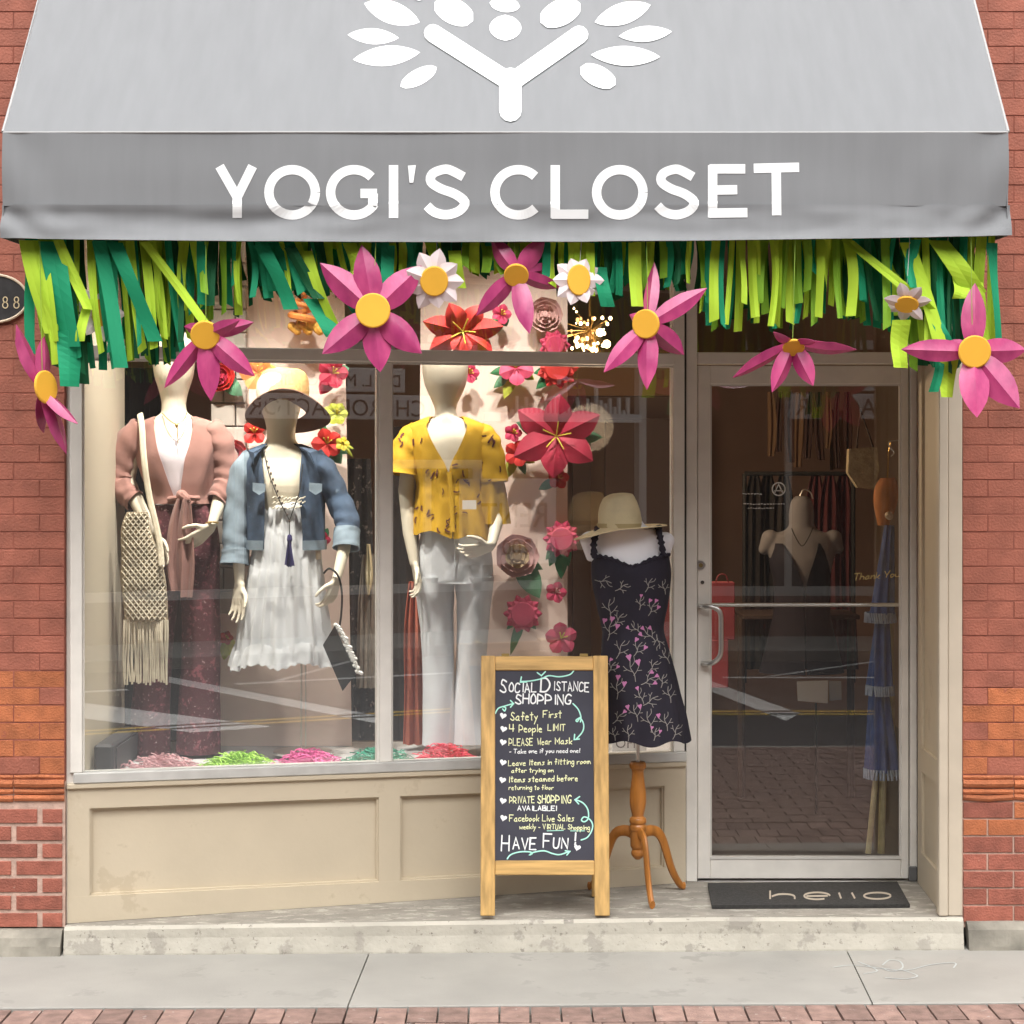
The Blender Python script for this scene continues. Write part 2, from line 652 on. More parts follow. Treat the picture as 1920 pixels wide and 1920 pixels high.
# near pavement: three concrete slabs and clay pavers
sw = struct(M('pavement', box(-30, 30, -4.05, .6, -.16, -.030), sandm))
jx = [-9, -0.545, 1.317, 9]
j2 = [-9, -0.575, 1.262, 9]
for i in range(3):
    a0, a1, b0, b1 = jx[i] + .0025, jx[i + 1] - .0025, j2[i] + .0025, j2[i + 1] - .0025
    nx = 24
    V, F = [], []
    for k in range(nx + 1):
        t = k / nx
        xa, xb = a0 + (a1 - a0) * t, b0 + (b1 - b0) * t
        fr = -.772 + .004 * math.sin(xb * 3.1)
        for (x, y, dz) in ((xb, fr, -.05), (xb, fr, -.004), (xb, fr + .006, 0), (xa, 0.3, 0)):
            V.append(Vector((x, y, zwalk(x) + dz)))
    for k in range(nx):
        for j in range(3):
            p = k * 4 + j
            F.append((p, p + 4, p + 5, p + 1))
    F.append((0, 1, 2, 3))
    F.append((nx * 4 + 3, nx * 4 + 2, nx * 4 + 1, nx * 4))
    M('slab', (V, F), concrete, sw)
pv = bpy.data.meshes.new('paver')
bv = box(-.5, .5, -.5, .5, -.04, 0, 0)
bm = bmesh.new()
for v in bv[0]:
    bm.verts.new(v)
bm.verts.ensure_lookup_table()
for f in bv[1]:
    bm.faces.new([bm.verts[i] for i in f])
for v in bm.verts:
    if v.co.z > -.01:
        v.co.x *= .985
        v.co.y *= .99
bm.to_mesh(pv)
bm.free()
pv.materials.append(paverm)
for row in range(3):
    y1 = -.782 - row * .19
    for k in range(38):
        x = -1.96 + k * .1065 + (0.03 if row % 2 else 0)
        o = link('paver', pv, sw, (x + .053, y1 - .0925, zwalk(x) - .004 + rnd.uniform(-.002, .002)))
        o.scale = (.1005, .182, 1)
        o.rotation_euler = (rnd.uniform(-.008, .008), rnd.uniform(-.015, .015), rnd.uniform(-.012, .012))
far = []
for j in range(26):
    yy = -1.36 - j * .104
    for k in range(46):
        x = -2.0 + k * .205 + (.1 if j % 2 else 0)
        z = zwalk(x) - .004 + rnd.uniform(-.0015, .0015)
        far.append(box(x + .003, x + .199, yy - .099, yy - .003, z - .03, z))
M('paver_field', join(*far), paverm, sw, kind='stuff')
far = []
for row in range(3):
    for k in range(70):
        for sgn in (-1, 1):
            x = sgn * (2.15 + k * .1065)
            z = zwalk(x) - .004
            far.append(box(x + .003, x + .1035, -.965 - row * .19, -.783 - row * .19, z - .03, z))
M('paver_border', join(*far), paverm, sw, kind='stuff')
# weeds of grit and a chalk drawing on the slab
cd = [[(1562, 1810), (1600, 1806), (1650, 1812), (1700, 1816), (1745, 1806), (1790, 1803), (1788, 1812)],
      [(1655, 1806), (1668, 1797), (1688, 1800), (1692, 1812), (1672, 1818), (1655, 1812)],
      [(1690, 1815), (1720, 1826), (1700, 1832), (1660, 1830)], [(1610, 1800), (1645, 1816), (1620, 1822)]]
cv = []
for st in cd:
    q = []
    for (px, py) in st:
        d = (EYE - .02) * FPX / (py - 875)
        q.append(((px - 960) / FPX * d, d + CAMY))
    cv.append(map2(ribbon(cat2(q, 4), .006, 1), lambda u, v: Vector((u, v, zwalk(u) + .0015))))
chm = mat('faint_chalk', (.42, .44, .43), .9)
o = M('chalk_drawing', join(*cv), chm)
tag(o, 'faint pale chalk scribble like a fish on the grey slab in front of the door', 'chalk drawing')

# the step
N = 90
V, F = [], []
for k in range(N + 1):
    x = -1.742 + 3.497 * k / N
    n1 = noise.noise((x * 7, 0, 0)) * .006 + noise.noise((x * 27, 3, 0)) * .004
    n2 = noise.noise((x * 9, 5, 0)) * .010 + noise.noise((x * 31, 9, 0)) * .006
    zt = zstep(x)
    for (y, z) in ((-.052 + n2, zwalk(x) - .03), (-.050 + n2, zwalk(x) + .006), (-.036 + n1, zt * .55), (-.034 + n1, zt - .014), (-.022, zt - .001), (.3, zt), (1.1, zt)):
        V.append(Vector((x, y, z)))
for k in range(N):
    for j in range(6):
        p = k * 7 + j
        F.append((p, p + 7, p + 8, p + 1))
F.append(tuple(range(7)))
F.append(tuple(N * 7 + j for j in range(6, -1, -1)))
o = M('entrance_step', (V, F), stepm, smooth=False)
o.data.materials.append(steptop)
for p_ in o.data.polygons:
    if p_.normal.z > .75:
        p_.material_index = 1
setorigin(o, (0, .3, 0))
tag(o, 'long low concrete step with flaking cream paint running under window and door', 'step')

# ---------------------------------------------------------------- brick piers
bmesh_b = {}
for nm_, mm_ in (('brick', None),):
    v_, f_ = box(-.5, .5, -.5, .5, -.5, .5)
brk = {}
for key, mm_ in (('up', brick_up), ('or', brick_or), ('lo', brick_lo)):
    bm = bmesh.new()
    vv = []
    # front face proud with a chamfer: the box is 0.2 x 0.06 x 0.057 when scaled
    prof = [(-.5, .5), (-.5, -.42), (-.47, -.5)]
    pts = [(-.5, .5, -.5), (.5, .5, -.5), (.5, .5, .5), (-.5, .5, .5), (-.5, -.45, -.5), (.5, -.45, -.5), (.5, -.45, .5), (-.5, -.45, .5),
           (-.492, -.5, -.475), (.492, -.5, -.475), (.492, -.5, .475), (-.492, -.5, .475)]
    vv = [bm.verts.new(p) for p in pts]
    for q in [(0, 1, 5, 4), (1, 2, 6, 5), (2, 3, 7, 6), (3, 0, 4, 7), (4, 5, 9, 8), (5, 6, 10, 9), (6, 7, 11, 10), (7, 4, 8, 11), (8, 9, 10, 11)]:
        bm.faces.new([vv[i] for i in q])
    me = bpy.data.meshes.new('brick')
    bm.to_mesh(me)
    bm.free()
    me.materials.append(mm_)
    brk[key] = me
CP = .0677


def pier(side):
    L = side < 0
    x_in = -1.747 if L else 1.760
    x_vis = -2.13 if L else 2.10
    root = T('brick_pier', 'red painted brick pier left of the shop window with oval number plaque' if L else 'red brick pier to the right of the shop door', 'brick wall', (x_in, 0, 0))
    lo, hi = (-4.2, x_in) if L else (x_in, 4.2)
    M('joint_bed', join(box(lo, hi, .0018, .5, .66, 4.6)), mort_up, root)
    M('mortar_bed', box(lo, hi, .005, .5, .09, .66), mort_lo, root)
    # base stone, rough
    V, F = [], []
    nn = 26
    a, b = (x_vis, x_in - .004) if L else (x_in + .012, x_vis)
    for k in range(nn + 1):
        x = a + (b - a) * k / nn
        g = noise.noise((x * 9, side, 1)) * .012
        g2 = noise.noise((x * 14, side, 4)) * .01
        zt = .086 + noise.noise((x * 5, 2, side)) * .006 + (.03 if not L else 0)
        for (y, z) in ((-.07 + g, -.03), (-.06 + g2, .03), (-.045 + g, zt - .025), (-.02 + g2, zt), (.05, zt)):
            V.append(Vector((x, y, z)))
    for k in range(nn):
        for j in range(4):
            p = k * 5 + j
            F.append((p, p + 5, p + 6, p + 1))
    F.append(tuple(range(5)))
    F.append(tuple(nn * 5 + j for j in range(4, -1, -1)))
    M('base_stone', (V, F), stone, root)
    M('base_course', box(lo, a, -.04, .1, -.03, .08) if L else box(b, hi, -.04, .1, -.03, .08), stone, root, kind='stuff')
    zs = []
    z = .092 if L else .112
    i = 0
    while z + CP < .592:
        zs.append((z, 'lo', .053 if L else .060))
        z += CP
    z = .690
    while z < 4.15:
        zs.append((z, 'or' if z < .965 + rnd.choice((0, 0, .07)) else 'up', .0625))
        z += CP
    for i, (z, kind, h) in enumerate(zs):
        gap = (.021 if L else .007) if kind == 'lo' else .003
        off = (.102 if i % 2 else .0)
        first = x_in
        # lay from the inner edge outwards
        xs = []
        e = x_in
        w0 = .098 if i % 2 else .2
        if kind == 'lo' and L and i % 2 == 0:
            w0 = .098
        if kind == 'lo' and L and i % 2:
            w0 = .2
        step = w0
        while (e > x_vis if L else e < x_vis):
            e2 = e - step if L else e + step
            xs.append((min(e, e2), max(e, e2)))
            e = e2
            step = .2
        for (a_, b_) in xs:
            kk = kind
            if not L and kind == 'lo' and rnd.random() < .35 and z > .33:
                kk = 'or'
            if kind == 'or' and rnd.random() < (.12 if L else .3):
                kk = 'up'
            if not L and kind == 'up' and z < 1.2 and rnd.random() < .2:
                kk = 'or'
            o = link('brick', brk[kk], root, ((a_ + b_) / 2, .03 + rnd.uniform(-.0015, .0015), z + h / 2))
            o.scale = (b_ - a_ - gap, .06, h + (.001 if kind != 'lo' else 0))
            o.rotation_euler = (0, rnd.uniform(-.004, .004), rnd.uniform(-.004, .004))
    # bricks past the frame's edge joined in one
    mass = []
    for i, (z, kind, h) in enumerate(zs):
        x = 2.32
        while x < 4.1:
            a_ = x + (.1 if i % 2 else 0)
            mass.append(box(side * a_ if not L else -a_ - .196, (a_ + .196) if not L else -a_, 0, .06, z, z + h))
            x += .2
    M('brick_field', join(*mass), brick_up, root, kind='stuff')
    # moulded string courses
    for q, (zc, r) in enumerate(((.594, .013), (.622, .011), (.652, .017), (.677, .009))):
        x = x_in
        while (x > x_vis if L else x < x_vis):
            a_, b_ = (x - .2, x) if L else (x, x + .2)
            jit = rnd.uniform(-.002, .002)
            if not L and q == 0:
                jit += .006
            M('moulded_brick', tube([(a_ + .002, .006, zc + jit), ((a_ + b_) / 2, .005, zc + rnd.uniform(-.003, .003)), (b_ - .002, .006, zc + jit)], r, 8), brick_or, root)
            x += -.2 if L else .2
    return root


pierL = pier(-1)
pierR = pier(1)
struct(M('shop_wall_above', join(box(-1.74, 1.757, .05, .4, 3.42, 4.6)), brick_up))

# plaque
pl = T('number_plaque', 'black oval plaque with cream rim and gold number 88 on the left pier', 'sign', P(-12, 560, 0))
c0 = P(-12, 560, 0)


def ell(rx, rz, y, c=c0, n=40):
    return [Vector((c.x + rx * math.cos(2 * PI * k / n), y, c.z + rz * math.sin(2 * PI * k / n))) for k in range(n)]


def disc(rx, rz, y0, y1):
    n = 40
    return ell(rx, rz, y0) + ell(rx, rz, y1), [tuple(range(n)), tuple(range(2 * n - 1, n - 1, -1))] + [(k, (k + 1) % n, n + (k + 1) % n, n + k) for k in range(n)]


M('plate', disc(.132, .090, -.010, .012), mat('plaque_black', (.03, .028, .028), .45, var=.3, vscale=30), pl)
rim = [Vector((c0.x + .136 * math.cos(2 * PI * k / 48), -.012, c0.z + .093 * math.sin(2 * PI * k / 48))) for k in range(49)]
M('rim', tube(rim, .0052, 8, False), mat('cream_rim', (.62, .5, .36), .5), pl)


def pxy(y, off=0.0):
    return lambda u, v: P(u, v, y) + Vector((0, -off, 0))


def eight(cx, cy, s):
    return [ribbon(arc(cx, cy - s * .48, s * .36, 0, 360, 16, s * .44), s * .17, 0), ribbon(arc(cx, cy + s * .48, s * .44, 0, 360, 16, s * .50), s * .17, 0)]


num = []
for cx in (10, 31):
    for r in eight(cx, 567, 11):
        num.append(map2(r, pxy(-.0105, .002)))
M('numeral', thick(join(*num), .002), mat('plaque_gold', (.62, .5, .30), .5), pl)

# ---------------------------------------------------------------- timber bulkhead under the window
U1 = upx(1285)
bk = T('bulkhead', 'beige painted panelled timber bulkhead below the display window', 'wall panel', (X0, Y0W, .1))
zt_, zb_ = .640, 0.08
M('back_board', wb(-.03, U1, .02, .05, .085, zt_), beige, bk)
stiles = [(-.028, upx(168)), (upx(710), upx(750)), (upx(1245), U1)]
for a, b in stiles:
    M('stile', wb(a, b, -.004, .02, .203, .548), beige, bk)
M('top_rail', wb(-.028, U1, -.004, .02, .548, .635), beige, bk)
V, F = wb(-.028, U1, -.005, .02, .0, .2035)
V = [Vector((v.x, v.y, max(v.z, zstep(v.x) + .001))) for v in V]
M('bottom_rail', (V, F), beige, bk)
for a, b in ((upx(168), upx(710)), (upx(750), upx(1245))):
    bd = []
    for (p, q, r, s_) in ((a, b, .540, .548), (a, b, .203, .211), (a, a + .008, .211, .540), (b - .008, b, .211, .540)):
        bd.append(wb(p, q, .006, .0205, r, s_))
    M('panel_moulding', join(*bd), beige, bk)
M('ledge_trim', wb(-.03, U1, -.018, .03, .628, .648, .003), beige, bk)

# ---------------------------------------------------------------- window frame
wf = T('display_window', 'large aluminium framed display window receding to the right', 'window', (X0, Y0W, .65))
BZ0, BZ1 = 2.316, 2.366
TOPZ = 3.05
M('sill', wb(-.005, U1, -.022, .06, .6485, .690, .004), mat('sill_white', (.50, .49, .46), .5, var=.15, vscale=9, spots=[(18, .7, (.33, .31, .28))]), wf)
M('jamb', join(wb(-.018, .030, -.012, .05, .69, TOPZ, .003), wb(.038, upx(155), -.002, .05, .69, TOPZ, .002)), alu, wf)
M('jamb', box(-1.748, -1.700, .030, .085, .10, 3.3), alu, wf)
M('jamb_gasket', wb(.030, .038, .008, .04, .69, TOPZ), alud, wf)
UL = upx(155)
um0, um1 = upx(706), upx(734)
M('mullion', join(wb(um0 + .010, um1, -.012, .045, .69, BZ0, .003), wb(um0, um0 + .0095, -.004, .04, .69, BZ0)), alu, wf)
UR = upx(1262)
M('jamb', join(wb(UR, upx(1283), -.006, .05, .69, TOPZ, .003)), alu, wf)
M('jamb_gasket', wb(upx(1283), upx(1287), .004, .04, .69, TOPZ), alud, wf)
M('transom_bar', join(wb(UL, UR, -.014, .045, BZ0, BZ1, .003)), alu, wf)
M('bead', join(wb(UL, UR, -.004, .0, BZ0 - .010, BZ0 - .0005), wb(um1, um1 + .006, -.003, .0, .69, BZ0 - .01)), mat('bright_alu', (.6, .58, .54), .4), wf)
for (a, b) in ((UL, um0), (um1, UR)):
    M('pane', wb(a, b, .012, .018, .69, BZ0), glass, wf)
M('pane', wb(UL, UR, .012, .018, BZ1, TOPZ), glass, wf)
M('head', wb(-.02, U1, -.01, .06, TOPZ, 3.45), alu, wf)

# corner post between window and door
yD = 0.65
cpx0, cpx1 = P(1287, 800, yD - .03).x, P(1304, 800, yD - .03).x
o = M('corner_post', join(box(cpx0 - .004, cpx1 + .006, yD - .045, yD + .05, .136, 3.45, .004)), alu)
setorigin(o, (cpx0, yD, .14))
tag(o, 'full height aluminium post between window and door', 'post')
# beige stile under window's right end closes to the post
# ---------------------------------------------------------------- door
dr = T('glass_door', 'aluminium framed glass shop door with pull handle and push bar', 'door', P(1310, 1645, yD))


def dbox(p0, p1, r0, r1, y0, y1, b=.003):
    a, c = P(p0, r1, yD), P(p1, r0, yD)
    return box(a.x, c.x, y0, y1, a.z, c.z, b)


doorframe = T('door_frame', 'aluminium door frame with transom window above the glass door', 'door frame', P(1304, 1645, yD))
M('door_head', dbox(1306, 1716, 661, 683, yD - .03, yD + .05), alu, doorframe)
M('door_jamb', dbox(1704, 1717, 455, 1648, yD - .03, yD + .05), alu, doorframe)
M('transom_pane', dbox(1306, 1704, 440, 661, yD + .01, yD + .016, 0), glassd, doorframe)
M('frame_head', box(.78, 1.72, yD - .03, yD + .05, P(0, 440, yD).z, 3.45), alu, doorframe)
M('threshold', dbox(1306, 1716, 1648, 1656, yD - .04, yD + .06), steel, doorframe)
M('hinge_stop', dbox(1701, 1716, 1621, 1648, yD - .045, yD - .031), mat('grey_block', (.12, .12, .12), .6), doorframe)
M('stile', dbox(1307, 1331, 686, 1646, yD - .02, yD + .025), alu, dr)
M('stile', dbox(1688, 1702, 686, 1646, yD - .02, yD + .025), alu, dr)
M('top_rail', dbox(1331, 1688, 686, 721, yD - .019, yD + .025), alu, dr)
M('bottom_rail', dbox(1331, 1688, 1609, 1646, yD - .019, yD + .025), alu, dr)
M('glazing_bead', join(dbox(1331, 1688, 721, 724, yD - .012, yD, 0), dbox(1331, 1688, 1604, 1609, yD - .022, yD, 0), dbox(1331, 1334, 724, 1604, yD - .012, yD, 0), dbox(1685, 1688, 724, 1604, yD - .012, yD, 0)), mat('bright_alu', (.6, .58, .54), .4), dr)
M('pane', dbox(1333, 1686, 723, 1606, yD + .002, yD + .008, 0), glassd, dr)
hp = [P(1314, 1137, yD - .022), P(1314, 1137, yD - .05), P(1330, 1137, yD - .07), P(1343, 1141, yD - .075), P(1351, 1152, yD - .075), P(1352, 1185, yD - .075), P(1352, 1218, yD - .075), P(1348, 1233, yD - .075), P(1336, 1243, yD - .07), P(1322, 1245, yD - .05), P(1318, 1245, yD - .022)]
M('handle', tube(curve(hp, 4), .0105, 12), steel, dr, smooth=True)
M('push_bar', tube([P(1331, 1134, yD + .05), P(1688, 1134, yD + .05)], .0085, 12), steel, dr, smooth=True)
M('push_bar', tube([P(1370, 1272, yD + .05), P(1630, 1271, yD + .05)], .004, 8), steel, dr, smooth=True) if False else None
lk = M('lock', tube([P(1314, 1060, yD - .021), P(1314, 1060, yD - .03)], [.020, .018], 20), steel, dr, smooth=False)
M('keyhole', tube([P(1314, 1060, yD - .0305), P(1314, 1060, yD - .033)], .009, 14), mat('brass', (.35, .27, .12), .4, metal=.8), lk)
M('latch', tube([P(1317, 1092, yD - .021), P(1317, 1092, yD - .026)], .008, 12), mat('dark_metal', (.1, .09, .08), .5, metal=.6), dr)
# stickers and lettering on the glass
yg = yD - .0005
stw = mat('sticker_white', (.62, .62, .6), .6)
stg = mat('sticker_gold', (.62, .50, .22), .5)
st = [map2(ribbon(arc(1460, 917, 12, 0, 360, 24), 2.2, 0), pxy(yg)), map2(ribbon([Vector((1453, 923)), Vector((1460, 908)), Vector((1467, 923))], 2.2), pxy(yg)), map2(ribbon([Vector((1452, 920)), Vector((1468, 920))], 2, 0), pxy(yg))]
M('round_sticker', thick(join(*st), .0006), stw, dr)
st = []
for (x0_, x1_, yy) in ((1394, 1470, 945), (1402, 1450, 953), (1392, 1426, 926)):
    x = x0_
    while x < x1_:
        l = rnd.uniform(2, 5)
        st.append(map2(ribbon([Vector((x, yy + rnd.uniform(-.8, .8))), Vector((x + l, yy + rnd.uniform(-.8, .8)))], 1.6, 0), pxy(yg)))
        x += l + 1.6
M('sticker_text', thick(join(*st), .0006), stw, dr)
hw, _ = handwrite('Thank You', 0, 0, 12, 1.6, slant=.25)
st = [map2(r, lambda u, v: P(1600 + u * .95, 1088 - v - u * .08, yg)) for r in hw]
M('thank_you_lettering', thick(join(*st), .0006), stg, dr)
for (a, b, c, d) in ((1382, 955, 1398, 955), (1356, 800, 1372, 800)):
    pass

# beige return beside the door
rt = T('door_reveal', 'beige panelled timber reveal to the right of the door', 'wall panel', (1.70, .3, .14))
xa, xb = 1.684, 1.712          # front and back of the slanting face


def rv(y0, y1, z0, z1, proud):
    def X(y):
        return xa + (xb - xa) * y / .62
    V = [Vector((X(y0) - proud, y0, z0)), Vector((X(y1) - proud, y1, z0)), Vector((1.752, y1, z0)), Vector((1.752, y0, z0))]
    V += [Vector((v.x, v.y, z1)) for v in V]
    return V, [(3, 2, 1, 0), (4, 5, 6, 7), (0, 1, 5, 4), (1, 2, 6, 5), (2, 3, 7, 6), (3, 0, 4, 7)]


M('board', rv(.03, .60, .137, 3.4, -.012), beige, rt)
for (y0, y1, z0, z1) in ((.03, .13, .137, 3.4), (.50, .60, .137, 3.4), (.13, .50, .137, .28), (.13, .50, .62, .72), (.13, .50, 3.0, 3.4)):
    M('rail' if y1 - y0 > .2 else 'stile', rv(y0, y1, z0, z1, 0), beige, rt)
post = join(box(1.664, 1.700, -.018, .0295, .137, 3.4, .004), box(1.702, 1.757, -.010, .0295, .137, 3.4, .003))
M('corner_board', post, mat('beige_paint_light', (.54, .47, .37), .5, var=.08, vscale=6, spots=[(14, .72, (.38, .32, .24))]), rt)

# soffit above the entrance and head behind the awning
struct(M('entrance_soffit', box(-1.74, 1.757, .0, .9, 3.40, 3.45), beige))

# ---------------------------------------------------------------- inside the shop
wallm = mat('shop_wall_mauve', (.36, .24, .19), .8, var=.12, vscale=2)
wallr = mat('shop_wall_cream', (.62, .55, .43), .8, var=.04, vscale=3)
floorm = mat('shop_floor_boards', (.045, .035, .03), .5, var=.3, vscale=3, stretch=(1, 12, 1))
struct(M('shop_floor', box(-2.6, 2.6, .70, 7.0, .0, .134), floorm))
struct(M('shop_ceiling', box(-2.6, 2.6, .62, 7.0, 3.46, 3.6), mat('ceiling', (.32, .25, .2), .9)))
struct(M('shop_back_wall', box(-2.6, 2.6, 6.2, 6.4, .134, 3.46), wallm))
struct(M('shop_side_wall', box(-2.8, -2.6, .1, 6.4, .0, 3.46), wallm))
struct(M('shop_side_wall', box(2.6, 2.8, .5, 6.4, .0, 3.46), wallm))
# window display platform
V = [Vector((-1.74, .085, 0)), Vector((.77, .665, 0)), Vector((.77, 1.30, 0)), Vector((-1.74, 1.30, 0))]
V = [v + Vector((0, 0, .60)) for v in V] + [v + Vector((0, 0, .63)) for v in V]
dpl = mat('display_floor_white', (.50, .50, .50), .6, var=.06, vscale=5)
struct(M('display_floor', (V, [(3, 2, 1, 0), (4, 5, 6, 7), (0, 1, 5, 4), (1, 2, 6, 5), (2, 3, 7, 6), (3, 0, 4, 7)]), dpl))
struct(M('display_riser', box(-1.74, .77, 1.30, 1.34, .134, .63), brown_d))
o = M('cream_side_panel', join(box(-1.735, -1.715, .09, 1.0, .63, 3.4)), wallr)
setorigin(o, (-1.72, .5, .63))
tag(o, 'cream painted side panel at the left end of the window display', 'wall panel')
o = M('heater_box', join(box(-1.70, -1.62, .30, .95, .63, .76, .01), box(-1.62, -1.615, .35, .9, .65, .74)), mat('dark_grey_metal', (.06, .06, .065), .5))
setorigin(o, (-1.66, .6, .63))
tag(o, 'low dark metal skirting heater at the left end of the display', 'heater')
bx = T('white_box', 'small white box on the display floor beside the patterned trousers', 'box', P(216, 1415, .75))
a_, c_ = P(203, 1420, .75), P(229, 1388, .75)
M('body', box(a_.x, c_.x, .70, .78, .631, c_.z, .004), mat('box_white', (.6, .6, .58), .6), bx)
M('lid', box(a_.x - .003, c_.x + .003, .697, .783, c_.z - .012, c_.z + .002), mat('box_lid', (.35, .35, .35), .6), bx)

# two peach paper backdrops
peach = mat('peach_backdrop_paper', (.80, .64, .56), .8, var=.05, vscale=1.5)
mauve = mat('mauve_backdrop_paper', (.58, .42, .36), .8, var=.05, vscale=1.5)


def backdrop(p0, p1, q0, q1, y, z1, label, m):
    a, b, c, d = P(p0, 1400, y).x, P(p1, 1400, y).x, P(q0, 700, y).x, P(q1, 700, y).x
    o = M('paper_backdrop', thick(([Vector((a, y, .632)), Vector((b, y, .632)), Vector((d, y, z1)), Vector((c, y, z1))], [(0, 1, 2, 3)]), .012), m)
    setorigin(o, ((a + b) / 2, y, .632))
    tag(o, label, 'backdrop', 'peach backdrops in the window')
    return o


backdrop(405, 660, 405, 644, 1.16, 2.9, 'peach paper backdrop behind the denim jacket mannequin', peach)
backdrop(783, 1064, 791, 1064, 1.16, 3.4, 'peach paper backdrop behind the yellow blouse mannequin, continuing above the bar', peach)
# blocks built in place of a glass reflection, between first backdrop and pink cardigan
blk = T('block_reflection', 'pale block pattern built for a glass reflection, set on the backdrop between the pink cardigan and denim jacket mannequins', 'reflection', (P(437, 900, 1.12).x, 1.12, .632))
bw = mat('reflected_block', (.46, .41, .36), .85, var=.15, vscale=8, bump=.2, bscale=30, rand=.12)
z = P(437, 1150, 1.12).z
r_ = 0
while z < 3.2:
    a, b = P(396, 900, 1.10).x, P(461, 900, 1.10).x
    mid = a + (b - a) * (.35 if r_ % 2 else .7)
    for (p, q) in ((a, mid - .003), (mid + .003, b)):
        M('block', box(p, q, 1.095 + rnd.uniform(-.002, .002), 1.155, z, z + .10, .004), bw, blk)
    z += .105
    r_ += 1
# interior brown beam and partitions right of the backdrop
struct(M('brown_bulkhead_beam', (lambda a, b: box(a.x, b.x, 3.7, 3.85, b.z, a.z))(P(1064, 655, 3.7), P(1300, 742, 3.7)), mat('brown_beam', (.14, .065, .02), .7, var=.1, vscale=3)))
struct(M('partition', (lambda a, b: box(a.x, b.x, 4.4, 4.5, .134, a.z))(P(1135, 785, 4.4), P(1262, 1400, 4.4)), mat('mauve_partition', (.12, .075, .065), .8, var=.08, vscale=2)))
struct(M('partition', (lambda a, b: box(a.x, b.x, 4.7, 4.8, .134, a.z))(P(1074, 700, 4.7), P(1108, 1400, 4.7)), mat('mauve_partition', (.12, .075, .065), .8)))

# ---------------------------------------------------------------- across the street (seen in the glass)
fb = T('brick_shopfront', 'brick shop building across the street, seen mirrored in the glass', 'building', (4, -12.6, 0))
fbr = mat('far_brick', (.16, .085, .065), .85, var=.3, vscale=5)
M('wall', join(box(-14, 14, -13.4, -12.6, -.1, .45), box(-14, 14, -13.4, -12.6, 3.3, 9.0), box(-14, 1.2, -13.4, -12.6, .45, 3.3), box(9.5, 14, -13.4, -12.6, .45, 3.3)), fbr, fb)
M('window_recess', box(1.2, 9.5, -13.3, -13.2, .45, 3.3), black, fb)
fw = mat('far_white_frame', (.62, .60, .56), .6)
M('window_frame', join(box(4.72, 4.84, -12.72, -12.6, .1, 1.97), box(5.88, 6.0, -12.72, -12.6, .1, 1.97), box(4.84, 5.88, -12.72, -12.6, 1.87, 1.97), box(5.3, 5.38, -12.72, -12.65, .1, 1.87)), fw, fb)
M('window_frame', join(box(1.2, 9.5, -12.72, -12.6, 3.2, 3.3), box(1.2, 9.5, -12.72, -12.6, .45, .55), box(3.05, 3.12, -12.72, -12.6, .55, 3.2), box(8.1, 8.2, -12.72, -12.6, .55, 3.2)), fw, fb)
for (z) in (3.9, 4.4, 6.2):
    M('band_course', box(-14, 14, -12.6, -12.52, z, z + .12), fw, fb)
for k in range(9):
    M('upper_window', box(-12 + k * 2.9, -11 + k * 2.9, -12.61, -12.59, 4.7, 6.1), black, fb)


def text_mesh(body, size, xs=1.0):
    cu = bpy.data.curves.new('t', 'FONT')
    cu.body = body
    cu.size = size
    cu.extrude = 0.0
    cu.resolution_u = 3
    o = bpy.data.objects.new('t', cu)
    COL.objects.link(o)
    dg = bpy.context.evaluated_depsgraph_get()
    me = bpy.data.meshes.new_from_object(o.evaluated_get(dg))
    V = [v.co.copy() for v in me.vertices]
    F = [tuple(p.vertices) for p in me.polygons]
    bpy.data.objects.remove(o)
    return V, F


def facing_text(body, size, x_left, y, z, xs=1.0):
    """text on the far side of the street, read by someone looking towards -y"""
    V, F = text_mesh(body, size)
    mx = max(v.x for v in V)
    return [Vector((x_left - v.x * xs, y, z + v.y)) for v in V], F


sg = T('chiropractor_sign', 'white shop sign lettered CHIROPRACTOR, mirrored across the display window', 'sign', (4.2, -12.55, 2.7))
M('board', join(box(3.1, 5.32, -12.58, -12.52, 2.42, 2.70, .01), box(3.1, 5.0, -12.58, -12.52, 2.73, 3.0, .01)), mat('sign_white', (.8, .8, .78), .5), sg)
ink = mat('sign_ink', (.04, .04, .05), .6)
M('lettering', join(facing_text('CHI-ROPRACTOR', .27, 5.25, -12.515, 2.46, .98), facing_text('DR. L. McLACHLIN', .20, 4.95, -12.515, 2.79, .95)), ink, sg)
sg = T('scissor_sign', 'white banner sign with tall brush strokes, mirrored beside the crimson lily', 'sign', (6.9, -12.55, 2.5))
q = [box(6.0, 8.1, -12.58, -12.53, 2.42, 2.52)]
for k in range(26):
    x = 6.35 + k * .062
    h = abs(math.sin(k * 1.7)) * .16 + (.22 if k in (9, 10, 11, 18) else 0)
    q.append(box(x, x + .03, -12.58, -12.53, 2.52, 2.56 + h))
M('banner', join(*q), mat('sign_white', (.8, .8, .78), .5), sg)
sg = T('rent_sign', 'grey white RENT notice in the window across the street, mirrored', 'sign', (6.3, -12.55, 1.3))
M('board', box(5.7, 6.95, -12.60, -12.56, .75, 1.75, .01), mat('notice_grey', (.6, .6, .6), .6), sg)
M('lettering', join(facing_text('RENT', .42, 6.85, -12.553, 1.18, .85), facing_text('1200', .26, 6.75, -12.553, .86)), ink, sg)
sg = T('script_shop_sign', 'white letters on the fascia across the street, mirrored in the door', 'sign', (3.3, -12.55, 2.5))
M('lettering', thick(facing_text("L.UY'S", .28, 3.55, -11.6, 2.40, .85), .02), mat('sign_white', (.8, .8, .78), .5), sg)

